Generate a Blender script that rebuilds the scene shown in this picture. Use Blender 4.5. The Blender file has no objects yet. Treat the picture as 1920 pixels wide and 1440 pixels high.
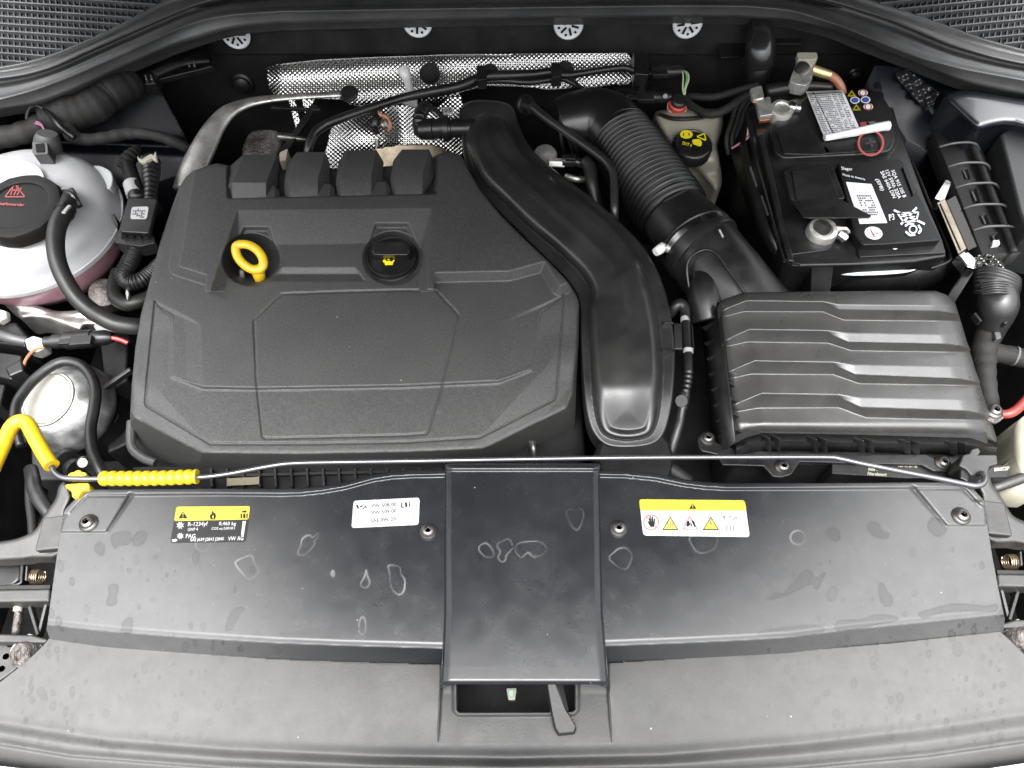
import bpy, bmesh, math, random
import numpy as np
from mathutils import Vector, Matrix

# ------------------------------------------------------------------ camera, sky, sun, exposure
SC = bpy.context.scene
PITCH, DIST, FPX = math.radians(60), 0.956, 1387.0
CY, CZ = -DIST*math.cos(PITCH), DIST*math.sin(PITCH)
cam = bpy.data.cameras.new('camera'); cam.sensor_fit = 'HORIZONTAL'; cam.sensor_width = 36
cam.lens = FPX/1920*36; cam.clip_start = 0.02; cam.clip_end = 200
camo = bpy.data.objects.new('camera', cam); SC.collection.objects.link(camo)
camo.location = (0, CY, CZ); camo.rotation_euler = (math.pi/2-PITCH, 0, 0)
SC.camera = camo

SUN_EL, SUN_AZ = math.radians(76), math.radians(190)      # azimuth: direction the light comes from
wd = bpy.data.worlds.new('World'); SC.world = wd; wd.use_nodes = True
nt = wd.node_tree; bg = nt.nodes['Background']
sky = nt.nodes.new('ShaderNodeTexSky'); sky.sky_type = 'NISHITA'; sky.sun_disc = False
sky.sun_elevation = SUN_EL; sky.sun_rotation = SUN_AZ; sky.air_density = 1.0; sky.dust_density = 4.0; sky.ozone_density = 1.0
hs = nt.nodes.new('ShaderNodeHueSaturation'); hs.inputs['Saturation'].default_value = 0.10   # overcast: nearly neutral
nt.links.new(sky.outputs[0], hs.inputs['Color'])
# overcast luminance: bright zenith, dim horizon, the same all round
_tc = nt.nodes.new('ShaderNodeTexCoord'); _sx = nt.nodes.new('ShaderNodeSeparateXYZ'); nt.links.new(_tc.outputs['Generated'], _sx.inputs[0])
_mr = nt.nodes.new('ShaderNodeMapRange'); _mr.inputs[1].default_value = 0.0; _mr.inputs[2].default_value = 1.0; _mr.inputs[3].default_value = .08; _mr.inputs[4].default_value = 2.25
nt.links.new(_sx.outputs[2], _mr.inputs[0])
_mx = nt.nodes.new('ShaderNodeVectorMath'); _mx.operation = 'SCALE'; nt.links.new(hs.outputs[0], _mx.inputs[0]); nt.links.new(_mr.outputs[0], _mx.inputs['Scale'])
nt.links.new(_mx.outputs[0], bg.inputs['Color'])
bg.inputs['Strength'].default_value = 0.15
sl = bpy.data.lights.new('sun', 'SUN'); sl.energy = 0.5; sl.angle = math.radians(80); sl.color = (1, .985, .96)
so = bpy.data.objects.new('sun', sl); SC.collection.objects.link(so)
_d = Vector((math.sin(SUN_AZ)*math.cos(SUN_EL), math.cos(SUN_AZ)*math.cos(SUN_EL), math.sin(SUN_EL)))
so.rotation_euler = _d.to_track_quat('Z', 'Y').to_euler()
vs = SC.view_settings; vs.view_transform = 'Standard'; vs.look = 'None'; vs.exposure = 2.4; vs.gamma = 1; vs.use_curve_mapping = False
SC.cycles.use_denoising = True
SC.cycles.max_bounces = 6

# ------------------------------------------------------------------ geometry helpers
# a position is written as (px, py, z): where it stands in the survey photograph and its real height in metres
_s, _c = math.sin(PITCH), math.cos(PITCH)
def ray(px, py):
    px = np.asarray(px, float); py = np.asarray(py, float)
    a = px-960; b = 720-py
    return a, FPX*_c+b*_s, -FPX*_s+b*_c
def W(px, py, z):
    dx, dy, dz = ray(px, py); t = (np.asarray(z, float)-CZ)/dz
    return np.stack([t*dx, CY+t*dy, CZ+t*dz], -1)
def WY(px, py, y):
    dx, dy, dz = ray(px, py); t = (y-CY)/dy
    return np.stack([t*dx, CY+t*dy, CZ+t*dz], -1)
def m_per_px(px, py, z):
    dx, dy, dz = ray(px, py); t = (z-CZ)/dz
    return float(t)                       # metres per pixel at that place
def V(p): return Vector([float(c) for c in W(*p)])

def sdpoly(px, py, poly, closed=True):
    """distance to a polygon (positive inside) and nearest outline point"""
    poly = np.asarray(poly, float); n = len(poly)
    best = np.full(px.shape, 1e18); nx = np.zeros(px.shape); ny = np.zeros(px.shape); ins = np.zeros(px.shape, bool)
    for i in range(n if closed else n-1):
        ax, ay = poly[i]; bx, by = poly[(i+1) % n]
        ex, ey = bx-ax, by-ay; L = ex*ex+ey*ey+1e-12
        t = np.clip(((px-ax)*ex+(py-ay)*ey)/L, 0, 1)
        qx, qy = ax+t*ex, ay+t*ey
        d = (px-qx)**2+(py-qy)**2
        m = d < best
        best = np.where(m, d, best); nx = np.where(m, qx, nx); ny = np.where(m, qy, ny)
        if closed:
            c = ((ay > py) != (by > py)) & (px < ex*(py-ay)/(ey if ey != 0 else 1e-12)+ax)
            ins ^= c
    d = np.sqrt(best)
    return (np.where(ins, d, -d) if closed else d), nx, ny
def SD(px, py, poly): return sdpoly(px, py, poly)[0]
def LD(px, py, line): return sdpoly(px, py, line, False)[0]
def ramp(x, a, b): return np.clip((x-a)/(b-a), 0, 1)
def ss(x, a, b):
    t = ramp(x, a, b); return t*t*(3-2*t)
def rnd(t):                                # quarter-round profile 0..1
    t = np.clip(t, 0, 1); return np.sqrt(1-(1-t)**2)
def groove(px, py, line, w=2.2, d=.0012): return -d*np.clip(1.25-LD(px, py, line)/w, 0, 1)
def halfplane(px, py, a, b):               # signed distance right of the line a->b (image coordinates)
    ex, ey = b[0]-a[0], b[1]-a[1]; L = math.hypot(ex, ey)
    return ((px-a[0])*(-ey)+(py-a[1])*ex)/L
def smooth_poly(pts, n=6, closed=True):
    P = [np.array(p, float) for p in pts]; N = len(P); out = []
    rng = range(N) if closed else range(N-1)
    for i in rng:
        if closed: a, b, c, d = P[(i-1) % N], P[i], P[(i+1) % N], P[(i+2) % N]
        else: a, b, c, d = P[max(i-1, 0)], P[i], P[i+1], P[min(i+2, N-1)]
        for k in range(n):
            t = k/n
            out.append(.5*((2*b)+(-a+c)*t+(2*a-5*b+4*c-d)*t*t+(-a+3*b-3*c+d)*t**3))
    if not closed: out.append(P[-1])
    return out
def ell(cx, cy, rx, ry, n=32, rot=0, a0=0, a1=2*math.pi):
    o = []
    for i in range(n):
        a = a0+(a1-a0)*i/(n if abs(a1-a0-2*math.pi) < 1e-6 else n-1)
        x, y = rx*math.cos(a), ry*math.sin(a)
        o.append((cx+x*math.cos(rot)-y*math.sin(rot), cy+x*math.sin(rot)+y*math.cos(rot)))
    return o
def rrect(quad, r=5, n=4):
    """pixel quad with rounded corners"""
    out = []; N = len(quad)
    for i in range(N):
        p, q, s = [np.array(quad[j % N], float) for j in (i-1, i, i+1)]
        d1 = (p-q)/np.linalg.norm(p-q); d2 = (s-q)/np.linalg.norm(s-q)
        a, b = q+d1*r, q+d2*r
        for k in range(n+1):
            t = k/n; out.append(tuple((1-t)**2*a+2*t*(1-t)*q+t*t*b))
    return out

# ------------------------------------------------------------------ objects
COL = SC.collection
def thing(name, label, cat, at, group=None):
    o = bpy.data.objects.new(name, None); COL.objects.link(o)
    o.location = V(at) if len(at) == 3 and abs(at[0])+abs(at[1]) > 5 else Vector(at)
    o.empty_display_size = .02
    o['label'] = label; o['category'] = cat
    if group: o['group'] = group
    return o
def tag(o, label=None, cat=None, group=None, kind=None):
    if label: o['label'] = label
    if cat: o['category'] = cat
    if group: o['group'] = group
    if kind: o['kind'] = kind
    return o
def origin_of(parent):
    p = Vector((0, 0, 0)); q = parent
    while q: p = p+q.location; q = q.parent
    return p
def obj(name, vf, mat, parent=None, sharp=35, bevel=0, seg=2, smooth=True, solidify=0, subsurf=0, attrs=None):
    v, f = vf
    v = np.asarray(v, float).reshape(-1, 3)
    if parent is not None: base = origin_of(parent); loc = Vector((0, 0, 0))
    else:
        c = v.mean(0); c[2] = v[:, 2].min(); base = Vector(c); loc = base
    v = v-np.array(base)
    me = bpy.data.meshes.new(name)
    if isinstance(f, np.ndarray) and f.ndim == 2:
        k = f.shape[1]
        me.vertices.add(len(v)); me.vertices.foreach_set('co', v.ravel())
        me.loops.add(f.size); me.loops.foreach_set('vertex_index', f.ravel().astype(np.int32))
        me.polygons.add(len(f)); me.polygons.foreach_set('loop_start', np.arange(0, f.size, k, dtype=np.int32))
        me.update(calc_edges=True)
    else:
        me.from_pydata(v.tolist(), [], [list(map(int, q)) for q in f]); me.update()
    me.validate()
    if attrs:
        for an, arr in attrs.items():
            at = me.attributes.new(an, 'FLOAT', 'POINT'); at.data.foreach_set('value', np.asarray(arr, np.float32))
    if smooth:
        me.polygons.foreach_set('use_smooth', [True]*len(me.polygons))
        if sharp < 179: me.set_sharp_from_angle(angle=math.radians(sharp))
    me.materials.append(mat)
    o = bpy.data.objects.new(name, me); COL.objects.link(o)
    o.location = loc
    if parent is not None: o.parent = parent
    if solidify:
        m = o.modifiers.new('solid', 'SOLIDIFY'); m.thickness = solidify; m.offset = 0
    if bevel:
        m = o.modifiers.new('bevel', 'BEVEL'); m.width = bevel; m.segments = seg; m.limit_method = 'ANGLE'; m.angle_limit = math.radians(30)
        m.harden_normals = smooth
    if subsurf:
        m = o.modifiers.new('sub', 'SUBSURF'); m.levels = m.render_levels = subsurf
    return o
def join(*vfs):
    V_, F_ = [], []; n = 0
    for v, f in vfs:
        v = np.asarray(v, float).reshape(-1, 3); V_.append(v)
        F_ += [[int(i)+n for i in q] for q in f]; n += len(v)
    return np.concatenate(V_), F_

def hfield(poly, h, step=2.0, skirt=.03, holes=(), attrs=None):
    """a moulded shell: every outline and step at its surveyed place, with its own height h(px,py)"""
    P = np.asarray(poly, float)
    x0, y0 = P.min(0)-step; x1, y1 = P.max(0)+step
    xs = np.arange(x0, x1+step, step); ys = np.arange(y0, y1+step, step)
    gx, gy = np.meshgrid(xs, ys); sh = gx.shape
    gx = gx.ravel(); gy = gy.ravel()
    sd, nx, ny = sdpoly(gx, gy, P)
    for hp in holes:
        s2, n2x, n2y = sdpoly(gx, gy, hp); s2 = -s2
        m = s2 < sd; sd = np.where(m, s2, sd); nx = np.where(m, n2x, nx); ny = np.where(m, n2y, ny)
    nr, nc = sh; idx = np.arange(nr*nc).reshape(sh)
    q = np.stack([idx[1:, :-1], idx[1:, 1:], idx[:-1, 1:], idx[:-1, :-1]], -1).reshape(-1, 4)
    keep = (sd[q] > 0).sum(1) >= 1
    q = q[keep]
    used = np.unique(q); remap = np.full(nr*nc, -1); remap[used] = np.arange(len(used))
    q = remap[q]; gx, gy, sd, nx, ny = gx[used], gy[used], sd[used], nx[used], ny[used]
    out = sd <= 0
    gx = np.where(out, nx, gx); gy = np.where(out, ny, gy)
    z = h(gx, gy)
    v = W(gx, gy, z)
    at = {k: fn(gx, gy) for k, fn in (attrs or {}).items()}
    if skirt:
        e = np.concatenate([q[:, [0, 1]], q[:, [1, 2]], q[:, [2, 3]], q[:, [3, 0]]])
        key = {}
        lo = np.minimum(e[:, 0], e[:, 1]).astype(np.int64); hi = np.maximum(e[:, 0], e[:, 1]).astype(np.int64)
        code = lo*len(v)+hi
        u, inv, cnt = np.unique(code, return_inverse=True, return_counts=True)
        be = e[cnt[inv] == 1]
        bv = np.unique(be); m = np.full(len(v), -1); m[bv] = np.arange(len(bv))+len(v)
        v2 = v[bv].copy(); v2[:, 2] -= skirt
        v = np.concatenate([v, v2])
        q = np.concatenate([q, np.stack([be[:, 1], be[:, 0], m[be[:, 0]], m[be[:, 1]]], -1)])
        at = {k: np.concatenate([a, np.zeros(len(bv))]) for k, a in at.items()}
    return (v, q), at

def slab(poly, z, th, zf=None):
    """plate: outline given at its top face, vertical sides"""
    P = np.asarray(poly, float)
    zz = np.full(len(P), z) if zf is None else zf(P[:, 0], P[:, 1])
    if np.ndim(z) == 1: zz = np.asarray(z, float)
    t = W(P[:, 0], P[:, 1], zz); b = t.copy(); b[:, 2] -= th
    n = len(P); area = sum(t[i][0]*t[(i+1) % n][1]-t[(i+1) % n][0]*t[i][1] for i in range(n))
    if area < 0: t = t[::-1]; b = b[::-1]
    f = [list(range(n)), list(range(2*n-1, n-1, -1))]
    f += [[i, i+n, (i+1) % n+n, (i+1) % n] for i in range(n)]
    return np.concatenate([t, b]), f
def taper(poly_t, zt, poly_b, zb):
    """solid between two outlines of the same count at two heights"""
    A, B = np.asarray(poly_t, float), np.asarray(poly_b, float); n = len(A)
    t, b = W(A[:, 0], A[:, 1], zt), W(B[:, 0], B[:, 1], zb)
    area = sum(t[i][0]*t[(i+1) % n][1]-t[(i+1) % n][0]*t[i][1] for i in range(n))
    if area < 0: t = t[::-1]; b = b[::-1]
    f = [list(range(n)), list(range(2*n-1, n-1, -1))]+[[i, i+n, (i+1) % n+n, (i+1) % n] for i in range(n)]
    return np.concatenate([t, b]), f
def flat(polys, zf, e=.0007):
    """print lying on a surface of height zf(px,py)"""
    v, f = [], []
    for P in polys:
        P = np.asarray(P, float)
        t = W(P[:, 0], P[:, 1], zf(P[:, 0], P[:, 1])+e)
        n = len(P); area = sum(t[i][0]*t[(i+1) % n][1]-t[(i+1) % n][0]*t[i][1] for i in range(n))
        if area < 0: t = t[::-1]
        f.append(list(range(len(v), len(v)+n))); v += t.tolist()
    return v, f
def ribbon(line, w):
    """pixel polyline -> list of quads w px wide"""
    P = np.asarray(line, float); out = []
    for a, b in zip(P[:-1], P[1:]):
        d = (b-a)/(np.linalg.norm(b-a)+1e-9); n = np.array([-d[1], d[0]])*w/2
        out.append([a+n, b+n, b-n, a-n])
    return out
def catmull(pts, n=8):
    return np.array(smooth_poly(pts, n, False))
def sweep(P, R, nseg=16, cap=True, flat_ratio=1.0, up=None):
    """tube along world points P with radii R"""
    P = np.asarray(P, float); R = np.asarray(R, float); n = len(P)
    T = np.gradient(P, axis=0); T /= np.linalg.norm(T, axis=1)[:, None]+1e-12
    u = np.array([0, 0, 1.]) if up is None else np.array(up, float)
    if abs(T[0]@u) > .95: u = np.array([0, 1., 0])
    v, f = [], []
    N = np.cross(T[0], u); N /= np.linalg.norm(N)
    ang = np.linspace(0, 2*math.pi, nseg, endpoint=False)
    for i in range(n):
        N = N-T[i]*(N@T[i]); N /= np.linalg.norm(N)
        B = np.cross(T[i], N)
        v.append(P[i]+R[i]*(np.cos(ang)[:, None]*N+flat_ratio*np.sin(ang)[:, None]*B))
    v = np.concatenate(v)
    for i in range(n-1):
        for k in range(nseg):
            k2 = (k+1) % nseg
            f.append([i*nseg+k, i*nseg+k2, (i+1)*nseg+k2, (i+1)*nseg+k])
    if cap: f += [list(range(nseg))[::-1], list(range((n-1)*nseg, n*nseg))]
    return v, f
def tube(pts, n=8, nseg=16, mod=None, cap=True, per_m=None, ratio=1.0):
    """pts: (px,py,z,r_px)"""
    Wp = np.array([W(p[0], p[1], p[2]) for p in pts]); Rr = np.array([m_per_px(p[0], p[1], p[2])*p[3] for p in pts])
    Q = catmull(np.concatenate([Wp, Rr[:, None]], 1), n) if n > 1 else np.concatenate([Wp, Rr[:, None]], 1)
    P, R = Q[:, :3], Q[:, 3]
    if mod is not None:
        s = np.concatenate([[0], np.cumsum(np.linalg.norm(np.diff(P, axis=0), axis=1))])
        m = int(max(30, s[-1]*(per_m or 3000))); t = np.linspace(0, s[-1], m)
        P = np.stack([np.interp(t, s, P[:, k]) for k in range(3)], -1); R = np.interp(t, s, R)*mod(t, s[-1])
    return sweep(P, R, nseg, cap, ratio)
def lathe(prof, c, axis=(0, 0, 1), n=32, a0=0, mod=None):
    """prof [(r,h)] turned round axis through c"""
    ax = Vector(axis).normalized(); M = ax.to_track_quat('Z', 'Y').to_matrix()
    v, f = [], []; m = len(prof)
    for i in range(n):
        a = 2*math.pi*i/n+a0
        for j, (r, h) in enumerate(prof):
            rr = r*(mod(a, j) if mod else 1)
            p = M@Vector((rr*math.cos(a), rr*math.sin(a), h)); v.append((p[0]+c[0], p[1]+c[1], p[2]+c[2]))
    for i in range(n):
        k = (i+1) % n
        for j in range(m-1): f.append([i*m+j, k*m+j, k*m+j+1, i*m+j+1])
    if prof[0][0] > 1e-6: f.append([i*m for i in range(n)][::-1])
    if prof[-1][0] > 1e-6: f.append([i*m+m-1 for i in range(n)])
    return v, f
def bar(p0, p1, w, h, roll=0.0):
    """box along p0->p1 (px,py,z): w px wide, h metres deep (below the line's top)"""
    a, b = V(p0), V(p1); d = (b-a).normalized(); up = Vector((0, 0, 1))
    s = d.cross(up)
    s = s.normalized() if s.length > 1e-4 else Vector((1, 0, 0))
    u = s.cross(d).normalized()
    if roll: q = Matrix.Rotation(roll, 3, d); s = q@s; u = q@u
    wm = m_per_px((p0[0]+p1[0])/2, (p0[1]+p1[1])/2, (p0[2]+p1[2])/2)*w/2
    v = []
    for e in (a, b):
        for sx, uz in ((-1, 0), (1, 0), (1, -1), (-1, -1)): v.append(tuple(e+s*wm*sx+u*h*uz))
    return v, [[3, 2, 1, 0], [4, 5, 6, 7], [0, 1, 5, 4], [1, 2, 6, 5], [2, 3, 7, 6], [3, 0, 4, 7]]
def sheet(rows):
    """rows of (px,py,z) points, all the same count"""
    v = [tuple(W(*p)) for r in rows for p in r]; n = len(rows[0]); f = []
    for i in range(len(rows)-1):
        for j in range(n-1): f.append([(i+1)*n+j, (i+1)*n+j+1, i*n+j+1, i*n+j])
    return v, f
def polyface(pts, faces): return [tuple(W(*p)) for p in pts], faces

_fcache = {}
def glyphs(s, res=2):
    if s in _fcache: return _fcache[s]
    cu = bpy.data.curves.new('t', 'FONT'); cu.body = s; cu.resolution_u = res; cu.offset = .014
    o = bpy.data.objects.new('t', cu); COL.objects.link(o)
    dg = bpy.context.evaluated_depsgraph_get(); me = bpy.data.meshes.new_from_object(o.evaluated_get(dg))
    v = np.array([w.co[:2] for w in me.vertices]); f = [list(p.vertices) for p in me.polygons]
    bpy.data.objects.remove(o); bpy.data.curves.remove(cu); bpy.data.meshes.remove(me)
    _fcache[s] = (v, f); return v, f
def text(s, ll, lr, ul, zf, e=.0009):
    """lettering in the parallelogram lower-left, lower-right, upper-left (pixels) on the surface zf"""
    v, f = glyphs(s)
    lo = v.min(0); hi = v.max(0); t = (v-lo)/(hi-lo+1e-9)
    ll, lr, ul = [np.array(p, float) for p in (ll, lr, ul)]
    p = ll+t[:, :1]*(lr-ll)+t[:, 1:]*(ul-ll)
    return W(p[:, 0], p[:, 1], zf(p[:, 0], p[:, 1])+e), f

# ------------------------------------------------------------------ materials
MATS = {}
def mat(name, col, rough=.5, metal=0.0, bump=None, var=None, rvar=.0, spec=.5, coat=0, trans=0, sss=0, stain=False, dust=None, ior=1.5, film=None, specks=0):
    if name in MATS: return MATS[name]
    m = bpy.data.materials.new(name); m.use_nodes = True; n = m.node_tree.nodes; l = m.node_tree.links
    b = n['Principled BSDF']
    c = (*col, 1) if len(col) == 3 else col
    b.inputs['Base Color'].default_value = c; b.inputs['Roughness'].default_value = rough; b.inputs['Metallic'].default_value = metal
    b.inputs['Specular IOR Level'].default_value = spec; b.inputs['IOR'].default_value = ior
    if coat: b.inputs['Coat Weight'].default_value = coat; b.inputs['Coat Roughness'].default_value = .08
    if trans: b.inputs['Transmission Weight'].default_value = trans
    if sss: b.inputs['Subsurface Weight'].default_value = sss; b.inputs['Subsurface Radius'].default_value = (.02, .018, .016); b.inputs['Subsurface Scale'].default_value = .5
    tc = n.new('ShaderNodeTexCoord')
    geo = n.new('ShaderNodeNewGeometry')
    pos = geo.outputs['Position']
    def noise(scale, detail=3, rough_=.55):
        t = n.new('ShaderNodeTexNoise'); t.inputs['Scale'].default_value = scale; t.inputs['Detail'].default_value = detail; t.inputs['Roughness'].default_value = rough_
        l.new(pos, t.inputs['Vector']); return t.outputs['Fac']
    def rmap(src, a, b_, c_, d):
        r = n.new('ShaderNodeMapRange'); r.inputs[1].default_value = a; r.inputs[2].default_value = b_; r.inputs[3].default_value = c_; r.inputs[4].default_value = d
        l.new(src, r.inputs[0]); return r.outputs[0]
    def mixc(fac, a, bcol):
        x = n.new('ShaderNodeMix'); x.data_type = 'RGBA'
        if isinstance(fac, (int, float)): x.inputs[0].default_value = fac
        else: l.new(fac, x.inputs[0])
        for sock, val in ((x.inputs[6], a), (x.inputs[7], bcol)):
            if isinstance(val, tuple): sock.default_value = (*val, 1) if len(val) == 3 else val
            else: l.new(val, sock)
        return x.outputs[2]
    cur = c; rcur = None
    if var:
        sc, am = var[:2]; col2 = var[2] if len(var) > 2 else tuple(min(1, k*(1+am)+.002) for k in col)
        col1 = tuple(max(0, k*(1-am)) for k in col) if len(var) < 3 else col
        cur = mixc(rmap(noise(sc, 5, .6), .35, .68, 0, 1), col1, col2)
    if dust:
        dcol, am, sc = dust
        cur = mixc(rmap(noise(sc, 6, .65), .42, .75, 0, am), cur, dcol)
        sp = noise(900, 1); cur = mixc(rmap(sp, .74, .80, 0, am), cur, tuple(min(1, k*2.2) for k in dcol))
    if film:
        af = n.new('ShaderNodeAttribute'); af.attribute_name = 'dust_and_sheen'  # one mask for the dust film and the sky sheen painted with it
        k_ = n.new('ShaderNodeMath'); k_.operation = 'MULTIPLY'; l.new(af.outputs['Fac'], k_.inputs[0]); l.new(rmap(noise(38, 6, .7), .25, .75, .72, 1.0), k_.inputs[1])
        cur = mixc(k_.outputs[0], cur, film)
    if stain:
        a1 = n.new('ShaderNodeAttribute'); a1.attribute_name = 'chalk'; a2 = n.new('ShaderNodeAttribute'); a2.attribute_name = 'blot'
        cur = mixc(a2.outputs['Fac'], cur, stain)
        cur = mixc(a1.outputs['Fac'], cur, (.26, .26, .26))
    if specks:                              # grit and lint: sparse pale grains
        vo = n.new('ShaderNodeTexVoronoi'); vo.inputs['Scale'].default_value = specks; l.new(pos, vo.inputs['Vector'])
        sc_ = n.new('ShaderNodeSeparateColor'); l.new(vo.outputs['Color'], sc_.inputs[0])
        th = n.new('ShaderNodeMath'); th.operation = 'LESS_THAN'; l.new(vo.outputs['Distance'], th.inputs[0]); l.new(rmap(sc_.outputs[0], .6, 1, 0, .045), th.inputs[1])
        cur = mixc(th.outputs[0], cur, (.16, .16, .155))
    if not isinstance(cur, tuple): l.new(cur, b.inputs['Base Color'])
    if rvar:
        l.new(rmap(noise(45, 4), .3, .7, max(.02, rough-rvar), min(1, rough+rvar)), b.inputs['Roughness'])
    if bump:
        last = None
        for (sc, st, di) in (bump if isinstance(bump, list) else [bump]):
            bp = n.new('ShaderNodeBump'); bp.inputs['Strength'].default_value = st; bp.inputs['Distance'].default_value = di
            l.new(noise(sc, 2), bp.inputs['Height'])
            if last: l.new(last, bp.inputs['Normal'])
            last = bp.outputs['Normal']
        l.new(last, b.inputs['Normal'])
    MATS[name] = m; return m

GRAIN = (1500, .22, .0006)
M_COVER = mat('cover_plastic', (.0175, .0175, .017), .54, bump=[(1300, .5, .0009), (350, .06, .001)], var=(430, .5), specks=42, dust=((.08, .077, .072), .10, 9))
M_DUCT = mat('duct_plastic', (.0085, .0085, .0085), .36, specks=36, bump=(1600, .12, .0005), rvar=.05, dust=((.13, .13, .12), .10, 12))
M_LID = mat('airbox_plastic', (.023, .0227, .022), .31, spec=.62, bump=(1300, .25, .0007), rvar=.06, dust=((.16, .15, .14), .12, 14))
M_BLK = mat('black_plastic', (.0055, .0055, .0055), .34, spec=.33, bump=(900, .10, .0006), rvar=.08, dust=((.10, .095, .09), .10, 22))
M_BLKM = mat('matt_black_plastic', (.005, .005, .005), .6, spec=.3, bump=(900, .15, .0006), dust=((.09, .085, .08), .14, 18))
M_DARK = mat('grimy_black', (.004, .004, .004), .8, spec=.15, var=(30, .5))
M_RUB = mat('black_rubber', (.0045, .0045, .0045), .38, spec=.36, bump=(700, .12, .0006), rvar=.06, dust=((.10, .10, .09), .08, 20))
M_HOSE = mat('hose_rubber', (.008, .008, .0076), .45, spec=.36, bump=(800, .14, .0006), rvar=.06, dust=((.12, .11, .10), .08, 25))
M_SEAL = mat('seal_rubber', (.030, .0305, .031), .44, bump=(900, .2, .0007), rvar=.07, var=(9, .25), dust=((.11, .105, .095), .25, 12))
M_TAPE = mat('cloth_tape', (.009, .0083, .0076), .7, spec=.3, bump=[(1100, .5, .001), (90, .3, .002)], var=(25, .3))
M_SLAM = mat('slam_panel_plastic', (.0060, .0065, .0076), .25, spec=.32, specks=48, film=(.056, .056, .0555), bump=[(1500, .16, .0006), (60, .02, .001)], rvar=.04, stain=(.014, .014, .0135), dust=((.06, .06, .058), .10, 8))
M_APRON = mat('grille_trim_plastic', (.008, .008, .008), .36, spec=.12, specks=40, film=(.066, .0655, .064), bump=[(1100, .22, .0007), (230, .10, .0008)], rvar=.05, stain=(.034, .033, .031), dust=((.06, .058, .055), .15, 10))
M_PAINT = mat('dark_body_paint', (.003, .0034, .0055), .34, spec=.2, coat=0, rvar=.06)
M_ALU = mat('cast_aluminium', (.42, .41, .39), .42, .9, bump=(500, .35, .0012), var=(35, .3), rvar=.1)
M_STEEL = mat('bright_steel', (.42, .42, .41), .26, 1, bump=(300, .08, .0005), rvar=.08)
M_ZINC = mat('zinc_plated', (.68, .67, .63), .36, .85, bump=(400, .3, .001), var=(60, .25), rvar=.1)
M_BOLT = mat('bolt_steel', (.11, .105, .10), .36, .9, var=(80, .4), rvar=.1)
M_ROD = mat('rod_paint', (.10, .10, .105), .24, .75, rvar=.05)
M_YEL = mat('yellow_plastic', (.36, .235, .005), .42, bump=(600, .06, .0005), rvar=.05)
M_YELP = mat('yellow_print', (.21, .175, .004), .5)
M_YELS = mat('shade_lifted_yellow_print', (.48, .40, .008), .5)  # same yellow print, colour lifted to offset the shade on the caps
M_WHITE = mat('white_paper', (.24, .24, .243), .45)
M_WHITE2 = mat('shade_lifted_white_paper', (.50, .50, .51), .5)  # same white paper, colour lifted to offset the shade under the bonnet
M_WHTP = mat('white_print', (.21, .21, .21), .5)
M_BLKP = mat('black_print', (.006, .006, .006), .6, spec=.1)
M_GRYP = mat('grey_print', (.08, .08, .08), .6, spec=.1)
M_REDP = mat('red_print', (.22, .03, .03), .45)
M_PINKP = mat('pale_red_print', (.20, .045, .045), .5)
M_BLUEP = mat('blue_print', (.03, .05, .20), .5)
M_TANK = mat('tank_plastic', (.29, .29, .295), .28, sss=.4, bump=(40, .06, .002), var=(18, .08))
M_TANKP = mat('tank_pink', (.27, .145, .17), .32, sss=.35, bump=(60, .08, .002), var=(25, .25))
M_CREAM = mat('cream_plastic', (.25, .24, .19), .42, sss=.25, bump=(60, .1, .002), var=(20, .12))
M_COPPER = mat('copper', (.45, .19, .09), .35, .9, var=(70, .3))
M_REDW = mat('red_insulation', (.25, .015, .015), .4)
M_PINKW = mat('pink_wire', (.22, .09, .14), .4)
M_WHTW = mat('cream_wire', (.32, .31, .23), .4)
M_GRNW = mat('green_wire', (.10, .30, .08), .4)
M_BRNW = mat('brown_wire', (.25, .10, .05), .45)
M_LABEL = mat('black_label', (.005, .005, .005), .4, spec=.25)

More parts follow.
